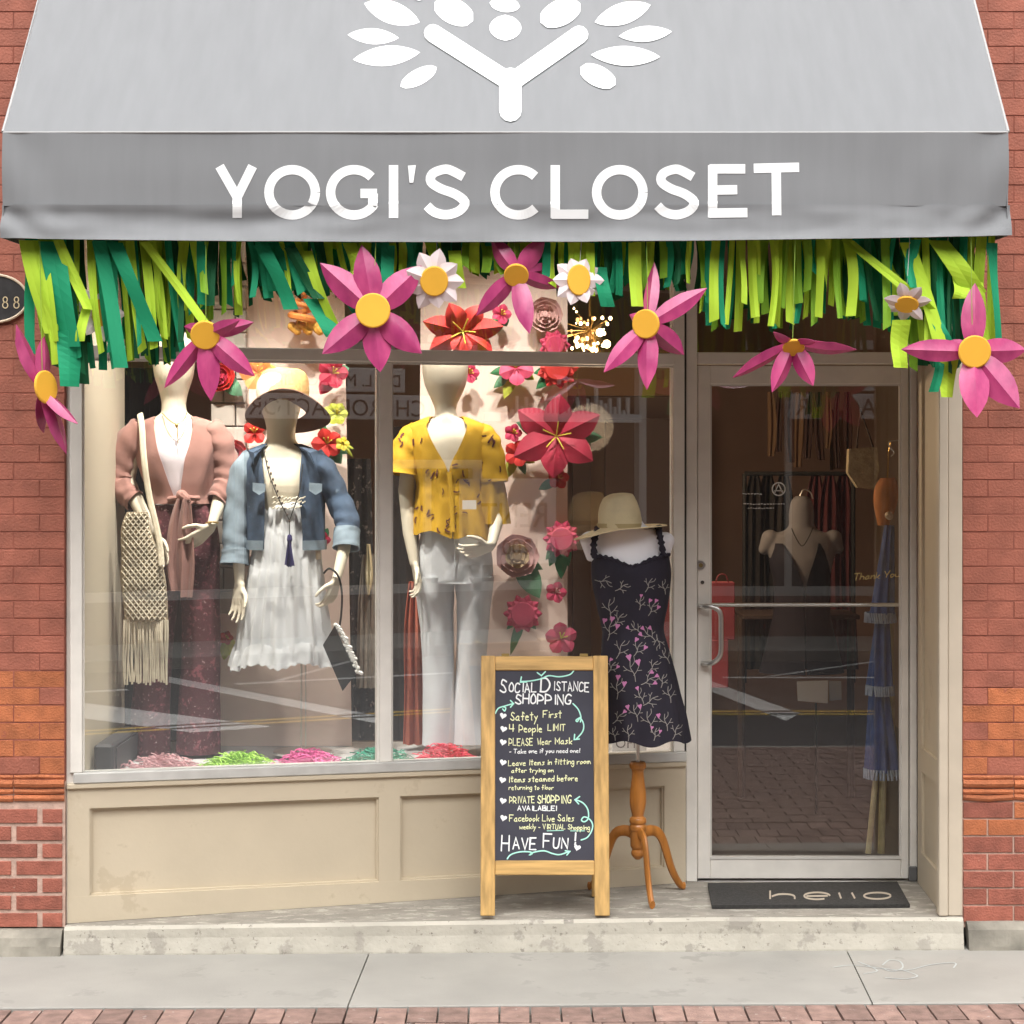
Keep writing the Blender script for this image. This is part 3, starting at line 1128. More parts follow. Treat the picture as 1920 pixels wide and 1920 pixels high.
# ================================================================ awning
AY = -0.8
aw = T('awning', 'large grey canvas shop awning with white tree emblem and white lettering', 'awning', (0, 0, 3.4))
XL, XR = P(5, 248, AY).x, P(1890, 248, AY).x
ZF = P(0, 249, AY).z
SLP = (P(0, 0, -.3).z - ZF) / .5
TOPY = 0.0


def slope_pt(x, y):
    t = (y - AY) / .8
    sag = -.012 * math.sin(PI * t) * (.6 + .4 * math.sin(x * 3))
    return Vector((x, y + .004 * math.sin(x * 2.2), ZF + SLP * (y - AY) + sag))


nx, ny = 80, 20
V, F = [], []
for j in range(ny + 1):
    for i in range(nx + 1):
        V.append(slope_pt(XL + (XR - XL) * i / nx, AY + (TOPY - AY) * j / ny))
for j in range(ny):
    for i in range(nx):
        a = j * (nx + 1) + i
        F.append((a, a + 1, a + nx + 2, a + nx + 1))
M('canopy', thick((V, F), -.004), fabric, aw, smooth=True)
ZS = P(0, 387, AY).z          # seam of the loose flap


def zbot(x):
    t = (x - XL) / (XR - XL)
    return P(0, 447, AY).z - .020 * max(0.0, math.sin(PI * t)) ** .7 + .009 * t


def val_y(x, z):
    """front surface of valance"""
    t = (x - XL) / (XR - XL)
    edge = min(t, 1 - t) * (XR - XL)
    wr = math.exp(-edge / .11)
    y = AY + .0025 * math.sin(x * 5 + z * 7) + .003 * noise.noise((x * 2.5, z * 6, 0))
    dg = (x - XL if t < .5 else XR - x)
    y += wr * .008 * math.sin((dg * 26 + (z - ZF) * 17))
    if z < ZS:
        s = (ZS - z) / (ZS - zbot(x))
        y += -.004 - .020 * s + .012 * math.sin(PI * s) * (1 + .5 * math.sin(x * 4))
        y += .011 * noise.noise((x * 3.5, z * 14, 3)) + .004 * noise.noise((x * 9, z * 20, 8)) + wr * .010 * math.sin(dg * 40 + z * 50)
    return y


nx = 170
zr = [ZF - .000, ZF - .012] + [ZF - .012 - (ZF - .012 - ZS) * k / 14 for k in range(1, 14)] + [ZS + .002]
V, F = [], []
for i in range(nx + 1):
    x = XL + (XR - XL) * i / nx
    for z in zr:
        V.append(Vector((x, val_y(x, z), z)))
n_ = len(zr)
for i in range(nx):
    for j in range(n_ - 1):
        a = i * n_ + j
        F.append((a, a + 1, a + n_ + 1, a + n_))
M('valance', thick((V, F), -.003), fabric, aw, smooth=True)
V, F = [], []
n_ = 12
for i in range(nx + 1):
    x = XL - .004 + (XR - XL + .014) * i / nx
    zb = zbot(x)
    for j in range(n_ + 1):
        z = ZS + .006 + (zb - ZS - .006) * j / n_
        V.append(Vector((x, val_y(x, min(z, ZS - .0001)), z)))
n_ += 1
for i in range(nx):
    for j in range(n_ - 1):
        a = i * n_ + j
        F.append((a, a + 1, a + n_ + 1, a + n_))
M('flap', thick((V, F), -.003), fabric, aw, smooth=True)
for s_, X in ((0, XL), (1, XR)):
    zb = zbot(X)
    V = [Vector((X, AY, ZF)), Vector((X, AY, zb)), Vector((X, -.02, zb + .02)), Vector((X, 0, ZF + SLP * .8))]
    M('side_panel', thick((V, [(0, 1, 2, 3)]), .003), fabric, aw)
    M('piping', tube([slope_pt(X, AY + .8 * k / 10) + Vector((0, 0, .003)) for k in range(11)], .006, 6), mat('pale_piping', (.36, .355, .35), .8), aw, smooth=True)
M('ridge_piping', tube([Vector((XL + (XR - XL) * i / 60, AY + .004 * math.sin((XL + (XR - XL) * i / 60) * 2.2), ZF + .001)) for i in range(61)], .0042, 6), mat('pale_piping', (.36, .355, .35), .8), aw, smooth=True)
M('frame_tube', join(tube([(XL + .02, AY + .03, ZS - .02), (XR - .02, AY + .03, ZS - .02)], .014, 8), tube([(XL + .02, AY + .03, ZS - .02), (XL + .02, .0, ZS - .02)], .014, 8), tube([(XR - .02, AY + .03, ZS - .02), (XR - .02, .0, ZS - .02)], .014, 8)), steel, aw)
# hems as seams in the canvas
for px in (853, 1648):
    x0, x1 = P(px, 248, AY).x, P(px, 248, AY).x
    V = []
    F = []
    for k in range(17):
        y = AY + .004 + .79 * k / 16
        for dx in (-.006, .006):
            V.append(slope_pt(x0 + dx, y) + Vector((0, -.0015, .003)))
    for k in range(16):
        F.append((2 * k, 2 * k + 1, 2 * k + 3, 2 * k + 2))
    M('seam', thick((V, F), .0012), fabric, aw)


def on_slope(px, py):
    # intersect with the slope plane
    dx, dz = (px - 960) / FPX, (875 - py) / FPX
    d = (ZF + SLP * (CAMY - AY) - EYE) / (dz - SLP)
    y = CAMY + d
    p = slope_pt(dx * d, y)
    return p + Vector((0, -.003, .0045))


def leafshape(tip1, tip2, hw, blunt=0.0, bend=0.0):
    a, b = Vector(tip1), Vector(tip2)
    t = b - a
    nn = Vector((-t.y, t.x)).normalized()
    pts = []
    N_ = 12
    for k in range(N_ + 1):
        s = k / N_
        wv = math.sin(PI * s) ** (1 - blunt) if 0 < s < 1 else 0
        pts.append(a + t * s + nn * (hw * wv + bend * math.sin(PI * s)))
    for k in range(N_ - 1, 0, -1):
        s = k / N_
        wv = math.sin(PI * s) ** (1 - blunt)
        pts.append(a + t * s - nn * (hw * wv - bend * math.sin(PI * s)))
    n = len(pts)
    c = (a + b) / 2
    return [c] + pts, [(0, 1 + k, 1 + (k + 1) % n) for k in range(n)]


logo = []
for t1, t2, hw, bl in (((683, 8), (787, 43), 21, .25), ((652, 67), (748, 73), 15, .2), ((662, 114), (788, 100), 19, .2), ((751, 165), (819, 128), 15, .5),
                       ((815, 6), (887, 40), 24, .6), ((918, 6), (975, 12), 14, .5), ((947, 28), (948, 77), 30, .45),
                       ((1220, 7), (1115, 40), 20, .25), ((1260, 57), (1160, 66), 15, .2), ((1238, 105), (1108, 102), 19, .2), ((1154, 160), (1088, 126), 20, .6),
                       ((1088, 6), (1013, 42), 24, .6), ((775, -6), (790, 4), 5, .3)):
    logo.append(map2(leafshape(t1, t2, hw, bl), on_slope))
for st_ in ([(957, 212), (957, 150)], [(958, 158), (812, 66)], [(958, 158), (1086, 65)]):
    a, b = Vector(st_[0]), Vector(st_[1])
    q = [a + (b - a) * k / 10 for k in range(11)]
    logo.append(map2(ribbon(q, 42 if st_[1][1] == 150 else 34, 5), on_slope))
logo = [([v + Vector((0, 0, .0004 * i)) for v in l[0]], l[1]) for i, l in enumerate(logo)]
M('tree_emblem', join(*logo), white, aw)


def on_val(px, py):
    p = P(px, py, AY)
    y = val_y(p.x, min(p.z, ZS - .0001) if p.z < ZS + .014 else p.z)
    p = P(px, py, y)
    return Vector((p.x, val_y(p.x, min(p.z, ZS - .0001) if p.z < ZS + .014 else p.z) - .0044, p.z))


SW = 17.5


def fine(pts):
    out = []
    for a, b in zip(pts[:-1], pts[1:]):
        a, b = Vector(a), Vector(b)
        k = max(1, int((b - a).length / 5))
        out += [a + (b - a) * i / k for i in range(k)]
    return out + [Vector(pts[-1])]


def ess(x0, x1):
    cx, w_ = (x0 + x1) / 2, (x1 - x0) / 2 - SW / 2
    return cat2([(x1 - SW / 2 - 2, 332), (cx + 8, 320), (cx - 6, 318), (cx - w_ * .8, 326), (cx - w_ * .9, 341), (cx - w_ * .35, 354), (cx + w_ * .45, 364), (cx + w_, 379), (cx + w_ * .72, 395), (cx, 403), (cx - w_ * .7, 398), (x0 + SW / 2 - 4, 386)], 4)


LT = [('Y', [fine([(412, 312), (445, 370)]), fine([(474, 312), (445, 370)]), fine([(445, 366), (445, 409)])]),
      ('O', [arc(548, 361, 43.5, 0, 360, 40, 42.5)]),
      ('G', [arc(664, 361, 44, -42, -330, 34, 42.5), fine([(676, 363), (707, 363)]), fine([(700, 363), (699, 386)])]),
      ('I', [fine([(738, 310), (738, 409)])]),
      ('S', [ess(796, 880)]),
      ('C', [arc(972, 361, 44, -45, -316, 34, 42.5)]),
      ('L', [fine([(1041, 310), (1041, 409)]), fine([(1034, 402), (1103, 402)])]),
      ('O', [arc(1162, 361, 43.5, 0, 360, 40, 42.5)]),
      ('S', [ess(1228, 1310)]),
      ('E', [fine([(1336, 310), (1336, 408)]), fine([(1330, 317), (1397, 317)]), fine([(1330, 357), (1382, 356)]), fine([(1330, 400), (1401, 399)])]),
      ('T', [fine([(1413, 316), (1498, 314)]), fine([(1455, 316), (1456, 404)])])]
for ch, sts in LT:
    q = []
    for i, s_ in enumerate(sts):
        m_ = map2(ribbon(s_, SW if len(sts) > 1 or ch in 'OISC' else SW, 0), on_val)
        q.append(([v + Vector((0, -.0003 * i, 0)) for v in m_[0]], m_[1]))
    M('letter', thick(join(*q), .0012), white, aw)
M('letter', thick(map2(([Vector((765, 311)), Vector((780, 310)), Vector((775, 343)), Vector((768, 343))], [(0, 1, 2, 3)]), on_val), .0012), white, aw)

# ================================================================ paper grass fringe
def paper(name, c, tr=.35):
    return mat(name, c, .75, var=.06, vscale=5, trans=tr)


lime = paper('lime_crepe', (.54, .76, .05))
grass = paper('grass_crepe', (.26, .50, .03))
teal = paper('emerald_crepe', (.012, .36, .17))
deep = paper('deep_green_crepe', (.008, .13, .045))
fr = T('paper_grass_fringe', 'hanging fringe of lime and emerald paper streamers under the awning', 'paper garland', (0, -.7, 2.72))


def fringe_bottom(px):
    pts = [(40, 640), (60, 700), (120, 735), (150, 730), (190, 690), (260, 690), (330, 690), (350, 600), (440, 600), (470, 570), (620, 560), (650, 520), (760, 540), (860, 520), (960, 520), (1060, 560), (1150, 570), (1240, 545), (1300, 560), (1330, 620), (1420, 625), (1500, 620), (1590, 600), (1660, 640), (1700, 690), (1760, 740), (1800, 700), (1870, 660)]
    for a, b in zip(pts[:-1], pts[1:]):
        if a[0] <= px <= b[0]:
            return a[1] + (b[1] - a[1]) * (px - a[0]) / (b[0] - a[0])
    return pts[-1][1]


def streamer(p0, p1, w, y0, y1, m, twist=0.0, bow=0.0, cut=0.0, parent=None, name='streamer', wave=.01):
    """ribbon of paper from photograph point p0 to p1 at depths y0, y1"""
    a, b = P(p0[0], p0[1], y0), P(p1[0], p1[1], y1)
    n = 9
    V, F = [], []
    ph = rnd.uniform(0, 6)
    for k in range(n + 1):
        t = k / n
        c = a + (b - a) * t + Vector((bow * math.sin(PI * t), wave * math.sin(ph + t * 5), 0))
        ang = twist * t + .35 * math.sin(ph + t * 2.5)
        dv = Vector((math.cos(ang), math.sin(ang), 0)) * w / 2
        z = Vector((0, 0, (cut if k == n else 0)))
        V += [c - dv + z, c + Vector((0, .006 * math.sin(ph), 0)), c + dv - z]
    for k in range(n):
        q = 3 * k
        F += [(q, q + 1, q + 4, q + 3), (q + 1, q + 2, q + 5, q + 4)]
    return M(name, thick((V, F), .0006), m, parent or fr)


PXM = (AY + .1 - CAMY) / FPX
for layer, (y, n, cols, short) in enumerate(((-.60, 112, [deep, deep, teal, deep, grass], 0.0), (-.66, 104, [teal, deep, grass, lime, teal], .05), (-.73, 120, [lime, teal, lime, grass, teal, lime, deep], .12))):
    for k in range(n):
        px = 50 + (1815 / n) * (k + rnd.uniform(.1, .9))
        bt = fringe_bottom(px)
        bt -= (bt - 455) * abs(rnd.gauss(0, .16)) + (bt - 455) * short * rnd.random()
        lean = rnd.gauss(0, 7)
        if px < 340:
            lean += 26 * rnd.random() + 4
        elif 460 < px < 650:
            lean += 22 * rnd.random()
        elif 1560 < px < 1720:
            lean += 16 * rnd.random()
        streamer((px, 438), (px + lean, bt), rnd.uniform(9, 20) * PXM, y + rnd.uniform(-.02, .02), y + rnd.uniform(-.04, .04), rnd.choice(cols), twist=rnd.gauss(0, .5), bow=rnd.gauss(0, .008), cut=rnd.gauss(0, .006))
SP = [((272, 455), (384, 605), 20, lime), ((48, 450), (95, 625), 26, lime), ((72, 450), (100, 640), 22, lime), ((110, 450), (165, 580), 22, lime), ((165, 560), (150, 640), 18, lime), ((95, 452), (130, 650), 46, teal),
      ((128, 620), (132, 725), 44, teal), ((185, 452), (228, 690), 26, teal), ((215, 455), (290, 640), 30, teal), ((490, 460), (545, 580), 30, teal), ((545, 465), (600, 560), 26, deep), ((575, 470), (632, 620), 20, lime), ((585, 560), (628, 632), 34, teal),
      ((1590, 450), (1742, 580), 26, lime), ((1715, 450), (1712, 540), 22, teal), ((1740, 560), (1775, 640), 24, teal), ((1700, 455), (1760, 640), 28, lime), ((1760, 450), (1828, 548), 44, lime), ((1800, 520), (1800, 560), 30, lime),
      ((1690, 600), (1688, 690), 34, lime), ((1768, 640), (1750, 735), 18, teal), ((1782, 650), (1775, 745), 34, lime), ((1830, 530), (1848, 640), 22, lime), ((1862, 455), (1872, 640), 20, teal), ((655, 455), (660, 535), 26, lime), ((727, 460), (727, 540), 26, teal),
      ((852, 470), (862, 540), 24, lime), ((1075, 450), (1072, 530), 22, lime), ((1125, 500), (1140, 575), 28, teal), ((1107, 455), (1108, 555), 16, lime), ((805, 450), (842, 545), 22, lime), ((660, 570), (680, 600), 22, teal), ((1190, 455), (1195, 575), 24, lime)]
for a, b, w_, m_ in SP:
    streamer(a, b, w_ * PXM, -.76, -.775, m_, twist=rnd.gauss(0, .3), bow=rnd.gauss(0, .006))

# ================================================================ big paper pinwheel flowers
def petal(c, tip, hw, bulge, base=.25, wide=.45, up=Vector((0, -1, 0)), n=8, crease=.35):
    """pointed paper petal from c to tip, cupped; bulge lifts the middle"""
    t = tip - c
    L = t.length
    t_ = t.normalized()
    side = t_.cross(up)
    if side.length < .2:
        side = t_.cross(Vector((0, 0, 1)))
    side.normalize()
    nn = side.cross(t_).normalized()
    V, F = [], []
    for k in range(n + 1):
        s = k / n
        if s < wide:
            wv = base + (1 - base) * math.sin(PI / 2 * s / wide)
        else:
            wv = math.cos(PI / 2 * ((s - wide) / (1 - wide)) ** 1.25)
        wv *= hw
        mid = c + t * s + nn * (bulge * math.sin(PI * s) + .012 * L * noise.noise((c + t * s) * 23))
        V += [mid - side * wv - nn * (crease * wv * .9 + .02 * L * noise.noise((c + t * s) * 31 + side)), mid - side * wv * .5 - nn * crease * wv * .55, mid, mid + side * wv * .5 - nn * crease * wv * .55, mid + side * wv - nn * crease * wv * .9]
    for k in range(n):
        for j in range(4):
            q = 5 * k + j
            F.append((q, q + 1, q + 6, q + 5))
    return thick((V, F), .0012)


mag = mat('magenta_cardstock', (.50, .065, .19), .33, var=.30, vscale=22, col2=(.34, .03, .13), stretch=(1, 1, .5), bump=.15, bscale=40, spec=.6, rand=.12)
yelc = mat('golden_disc', (.80, .42, .035), .7, var=.05, vscale=10)
wpet = mat('white_pink_cardstock', (.80, .68, .68), .6, var=.08, vscale=9)
stemg = mat('green_wire', (.25, .40, .05), .6)


def disc3(c, ax, r, name, m, parent, squash=1.0, h=.008):
    """flat disc facing ax"""
    x, y, z = frame(ax)
    V = []
    n = 28
    for hh, rr in ((0, r), (h * .7, r), (h, r * .93)):
        for k in range(n):
            a = 2 * PI * k / n
            V.append(c + x * math.cos(a) * rr * squash + y * math.sin(a) * rr + z * hh)
    F = [(k, (k + 1) % n, n + (k + 1) % n, n + k) for k in range(n)] + [(n + k, n + (k + 1) % n, 2 * n + (k + 1) % n, 2 * n + k) for k in range(n)]
    F.append(tuple(2 * n + k for k in range(n)))
    F.append(tuple(range(n - 1, -1, -1)))
    return M(name, (V, F), m, parent)


def pinwheel(cx, cy, rx, ry, axis, tips, y, label, hw=.036, wire=True):
    c = P(cx, cy, y)
    t = T('paper_flower', label, 'paper flower', c, 'magenta paper flowers hanging from the awning')
    for (tx, ty, dy, w_) in tips:
        M('petal', petal(c + Vector((0, .008, 0)), P(tx, ty, y + dy), hw * w_, rnd.uniform(.004, .016), up=Vector(axis), crease=rnd.uniform(.25, .5)), mag, t, smooth=True)
    disc3(c + Vector(axis).normalized() * .016, Vector(axis), ry * PXM, 'centre', yelc, t)
    if wire:
        M('hanging_wire', tube([c + Vector((0, .012, 0)), P(cx + rnd.uniform(-8, 8), 442, y + .03)], .0012, 5), stemg, t)
    return t


YF = -.83
pinwheel(78, 727, 12, 31, (.92, -.45, .1), [(30, 608, -.05, 1), (83, 630, .06, 1), (146, 795, -.02, .85), (124, 852, .05, 1), (82, 812, .10, 1), (74, 770, .12, .9)], YF + .02, 'magenta paper flower seen nearly edge-on over the left brick pier', .040)
pinwheel(385, 626, 27, 27, (.1, -.95, -.3), [(476, 604, .02, .85), (450, 600, -.08, .7), (478, 706, -.03, 1.1), (396, 752, .0, 1.1), (308, 728, .03, .85), (345, 612, .08, .7)], YF, 'magenta paper flower hanging before the pink cardigan mannequin')
pinwheel(700, 583, 32, 32, (0, -1, 0), [(600, 493, .02, 1.1), (678, 459, .03, 1.1), (791, 498, .02, 1.15), (791, 663, .0, 1.1), (713, 698, .0, 1.15), (604, 664, .0, 1.1)], YF, 'wide open magenta paper flower above the window mullion', .044)
pinwheel(968, 512, 29, 23, (.0, -.85, -.5), [(922, 447, .04, 1), (1022, 447, .04, 1), (1052, 540, .08, .8), (993, 626, -.05, 1), (893, 592, .0, 1), (1040, 500, .1, .7)], YF + .02, 'magenta paper flower hung highest, close beneath the word CLOSET')
pinwheel(1215, 607, 22, 27, (-.45, -.85, -.1), [(1227, 492, .08, .8), (1326, 540, .0, 1), (1283, 666, .03, 1.1), (1213, 731, -.03, 1.1), (1132, 698, .0, 1), (1180, 590, .06, .6)], YF, 'magenta paper flower in front of the post between window and door')
pinwheel(1487, 645, 29, 20, (0, -.7, -.7), [(1607, 655, .0, .8), (1525, 724, -.03, 1), (1447, 736, -.03, 1), (1374, 708, .0, .85), (1450, 622, -.10, .5), (1530, 640, -.1, .6)], YF, 'drooping magenta paper flower above the glass door')
pinwheel(1825, 659, 29, 30, (.0, -.97, -.1), [(1689, 655, .0, .9), (1828, 531, .05, 1), (1925, 656, .0, 1), (1912, 766, -.04, 1.3), (1832, 783, -.06, 1.2), (1765, 650, .05, .8)], YF, 'magenta paper flower at the right end by the brick pier', .044)


def daisy(cx, cy, rx, ry, axis, n, R, y, label, half=None, spin=0.0, hw=.016):
    c = P(cx, cy, y)
    t = T('white_paper_flower', label, 'paper flower', c, 'white paper flowers in the fringe')
    x, yv, z = frame(Vector(axis))
    for k in range(n):
        a = spin + 2 * PI * k / n
        if half and not (half[0] < (math.degrees(a) % 360) < half[1]):
            continue
        tip = c + x * math.cos(a) * R + yv * math.sin(a) * R * rnd.uniform(.85, 1.1) + z * rnd.uniform(-.02, .015)
        M('petal', petal(c - z * .006, tip, hw, .006, base=.5, wide=.5, up=z), wpet, t, smooth=True)
    disc3(c, z, ry * PXM, 'centre', yelc, t, squash=rx / ry)
    M('hanging_wire', tube([c + Vector((0, .012, 0)), P(cx + 6, 442, y + .02)], .001, 5), mat('white_thread', (.7, .7, .68), .6), t)


daisy(814, 527, 26, 28, (.1, -.95, -.2), 9, .105, -.80, 'white paper flower beside the wide open magenta one', hw=.032)
daisy(1085, 525, 22, 29, (.2, -.97, 0), 10, .092, -.79, 'white paper flower partly behind a lime streamer above the chandelier', hw=.027)
daisy(186, 588, 14, 27, (.35, -.9, 0), 9, .095, -.70, 'white paper flower half buried in streamers at the left', hw=.022)
daisy(1700, 570, 22, 18, (-.2, -.75, -.6), 7, .085, -.79, 'drooping white paper flower among streamers over the door reveal', hw=.022)

# ================================================================ chalkboard
cb = T('chalkboard', 'pine framed A-board chalkboard with handwritten Social Distance Shopping rules', 'sandwich board', (P(1021, 1717, 0).x, 0, .136))
BX = P(1021.5, 1717, 0).x
TILT = math.atan2(.15, 1.0)
BM = Matrix.Translation((BX, -.005, .137)) @ Matrix.Rotation(-TILT, 4, 'X')


def bb(px0, px1, r0, r1, y0, y1, b=.003):
    """board-local box from photograph coordinates"""
    k = 1 / 480.0
    return xf(box((px0 - 1021.5) * k, (px1 - 1021.5) * k, y0, y1, (1717 - r1) * .002076, (1717 - r0) * .002076, b), BM)


M('side_rail', bb(901, 928, 1230, 1717, -.011, .011), wood, cb)
M('side_rail', bb(1115, 1143, 1230, 1717, -.011, .011), wood, cb)
M('cross_rail', bb(928.3, 1114.7, 1231, 1258, -.010, .010), woodh, cb)
M('cross_rail', bb(928.3, 1114.7, 1615, 1642, -.010, .010), woodh, cb)
M('slate', bb(927, 1116, 1257, 1616, -.003, .004, 0), slate, cb)
BM2 = Matrix.Translation((BX, .001, .137)) @ Matrix.Translation((0, .335, 0)) @ Matrix.Rotation(math.atan2(.19, 1.0), 4, 'X')


def rb(px0, px1, r0, r1, y0, y1, b=.003):
    k = 1 / 480.0
    return xf(box((px0 - 1021.5) * k, (px1 - 1021.5) * k, y0, y1, (1717 - r1) * .00204, (1717 - r0) * .00204, b), BM2)


for a, b in ((903, 927), (1116, 1140)):
    M('rear_leg', rb(a, b, 1236, 1717, -.009, .009), wood, cb)
M('rear_rail', rb(928, 1115, 1615, 1642, -.008, .008), woodh, cb)
M('rear_rail', rb(928, 1115, 1240, 1265, -.008, .008), woodh, cb)
M('hinge', join(bb(940, 955, 1226, 1231, -.01, .03, 0), bb(1090, 1105, 1226, 1231, -.01, .03, 0)), gold, cb)
M('chain', tube([BM @ Vector((-.215, .012, .45)), Vector((BX - .215, .17, .56)), BM2 @ Vector((-.215, -.012, .45))], .003, 6), black, cb)


def onboard(off=.0042):
    return lambda u, v: BM @ Vector(((u - 1021.5) / 480.0, -off, (1717 - v) * .002076))


def bwrite(text, x, row, size, wd, m, slant=.05, xend=None, jit=.05, rise=0.0):
    cond = .8
    st, e = handwrite(text, 0, 0, size, wd, slant, jit, cond)
    k = ((xend - x) / e) if xend else 1.0
    f = onboard()
    vf = [map2(r, lambda u, v: f(x + u * k, row - v - rise * u)) for r in st]
    vf = [([v - BM.to_3x3() @ Vector((0, .00006 * i, 0)) for v in q[0]], q[1]) for i, q in enumerate(vf)]
    M('lettering', join(*vf), m, cb)


bwrite('S', 937, 1300, 25, 3.3, chalkw, xend=953)
bwrite('OCIAL', 955, 1299, 17, 2.9, chalkw, xend=1009)
bwrite('D', 1014, 1299, 25, 3.2, chalkw, xend=1037)
bwrite('ISTANCE', 1038, 1296, 17, 2.6, chalkw, xend=1109, rise=-.02)
bwrite('SHOPPING', 966, 1321, 18, 2.9, chalkw, xend=1076, rise=-.01)
bwrite('Safety', 957, 1352, 15, 2.2, chalky, xend=1011)
bwrite('First', 1019, 1348, 13, 2.0, chalky, xend=1056)
bwrite('4', 955, 1374, 13, 2, chalky)
bwrite('People', 973, 1375, 14, 2.0, chalky, xend=1019)
bwrite('LIMIT', 1028, 1372, 12, 2.0, chalky, xend=1063)
bwrite('PLEASE', 954, 1400, 13, 2.0, chalky, xend=1001)
bwrite('Wear', 1008, 1398, 12, 2.0, chalky, xend=1036)
bwrite('Mask', 1042, 1397, 12, 2.0, chalky, xend=1076)
bwrite('- Take one if you need one!', 955, 1415, 8, 1.5, chalkw, xend=1090, rise=.01)
bwrite('Leave Items in fitting room', 953, 1438, 10, 1.7, chalky, xend=1111, rise=.02)
bwrite('after trying on', 959, 1451, 8, 1.6, chalky, xend=1040, rise=.01)
bwrite('Items steamed before', 953, 1469, 10, 1.8, chalky, xend=1086, rise=.02)
bwrite('returning to floor', 954, 1483, 8.5, 1.6, chalky, xend=1040)
bwrite('PRIVATE', 955, 1508, 12, 2.0, chalky, xend=1004)
bwrite('SHOPPING', 1008, 1508, 14, 2.4, chalky, xend=1074)
bwrite('AVAILABLE!', 971, 1522, 8.5, 1.8, chalkw, xend=1046)
bwrite('Facebook Live Sales', 955, 1542, 12, 1.8, chalky, xend=1079)
bwrite('weekly - VIRTUAL Shopping', 974, 1556, 9, 1.6, chalky, xend=1108, rise=-.01)
bwrite('H', 940, 1596, 28, 3.2, chalkw, xend=959)
bwrite('AVE', 962, 1594, 21, 3.0, chalkw, xend=1009)
bwrite('F', 1019, 1592, 25, 3.0, chalkw, xend=1039)
bwrite('UN', 1038, 1592, 19, 3.0, chalkw, xend=1069)
bwrite('!', 1076, 1586, 22, 3.0, chalkw)


def heart(cx, cy, s, rot=0.0):
    pts = []
    for k in range(24):
        t = 2 * PI * k / 24
        x = 16 * math.sin(t) ** 3
        y = -(13 * math.cos(t) - 5 * math.cos(2 * t) - 2 * math.cos(3 * t) - math.cos(4 * t))
        c_, s_ = math.cos(rot), math.sin(rot)
        pts.append(Vector((cx + s * (x * c_ - y * s_) / 16, cy + s * (x * s_ + y * c_) / 16)))
    return [Vector((cx, cy))] + pts, [(0, 1 + k, 1 + (k + 1) % 24) for k in range(24)]


for (cx, cy) in ((943, 1344), (944, 1369), (943, 1394), (943, 1432), (942, 1465), (943, 1504), (944, 1536), (1083, 1591)):
    M('chalk_heart', map2(heart(cx, cy, 6.5, .25), onboard(.0045)), chalkw, cb)
AR = [[(1078, 1258), (1070, 1266), (1050, 1270), (1030, 1268), (1015, 1274), (995, 1278), (977, 1279)], [(978, 1270), (976, 1280), (988, 1280)], [(1008, 1262), (1016, 1268), (1024, 1260)],
      [(928, 1340), (934, 1330), (945, 1326), (962, 1321)], [(957, 1315), (963, 1321), (957, 1328)], [(942, 1331), (946, 1335), (948, 1329), (943, 1327)],
      [(1076, 1321), (1086, 1332), (1091, 1346), (1090, 1356)], [(1090, 1347), (1082, 1352), (1084, 1355), (1090, 1349), (1096, 1360), (1094, 1374), (1082, 1388)], [(1079, 1379), (1078, 1389), (1088, 1388)],
      [(1090, 1577), (1102, 1572), (1110, 1560), (1112, 1548), (1106, 1538), (1096, 1534), (1091, 1540), (1097, 1543), (1104, 1536), (1103, 1520), (1094, 1508), (1081, 1502)], [(1088, 1496), (1079, 1502), (1086, 1510)],
      [(951, 1612), (958, 1604), (975, 1599), (993, 1599), (998, 1602), (993, 1605), (1000, 1600), (1020, 1597), (1036, 1602), (1050, 1604), (1068, 1598)], [(1060, 1597), (1069, 1598), (1063, 1605)],
      [(1026, 1560), (1057, 1559)], [(1070, 1560), (1097, 1560)]]
q = []
for i, a in enumerate(AR):
    q.append(map2(ribbon(cat2(a, 5) if len(a) > 3 else [Vector(p) for p in a], 2.5 if i < 13 else 1.4, 1), onboard(.0048 + .00003 * i)))
for a_ in q:
    M('chalk_arrow', a_, chalkg, cb)

# ================================================================ door mat
mt = T('doormat', 'dark charcoal rubber doormat with the word hello at the shop door', 'doormat', (1.2, .4, .137))


def dmat(px, py):
    d = (EYE - .152) * FPX / (py - 875)
    return Vector(((px - 960) / FPX * d, d + CAMY))


qa, qb, qc, qd = dmat(1335, 1697), dmat(1706, 1695), dmat(1682, 1652), dmat(1327, 1655)
V = [Vector((p.x, p.y, .138)) for p in (qa, qb, qc, qd)] + [Vector((p.x, p.y, .1515)) for p in (qa, qb, qc, qd)]
M('pad', (V, [(3, 2, 1, 0), (4, 5, 6, 7), (0, 1, 5, 4), (1, 2, 6, 5), (2, 3, 7, 6), (3, 0, 4, 7)]), mat('charcoal_rubber', (.045, .043, .04), .95, var=.3, vscale=60, bump=.8, bscale=300, spots=[(60, .70, (.16, .15, .13))]), mt)
hl = [[(1444, 1670), (1444, 1686)], [(1447, 1681), (1460, 1677), (1478, 1677), (1489, 1680), (1490, 1686)], arc(1532, 1680, 24, 55, 360, 24, 6.5), [(1512, 1680.5), (1552, 1680)],
      [(1573, 1674), (1577, 1685)], [(1597, 1674), (1603, 1685)], arc(1645, 1680, 25, 0, 360, 24, 6.0)]
q = []
for i, a in enumerate(hl):
    q.append(map2(ribbon([Vector(p) for p in (cat2(a, 3) if len(a) == 5 else a)], 3.2, 0), lambda u, v: (lambda p: Vector((p.x, p.y, .1525 + .0001 * i)))(dmat(u, v))))
M('hello_lettering', join(*q), mat('mat_cream', (.44, .38, .30), .9), mt)

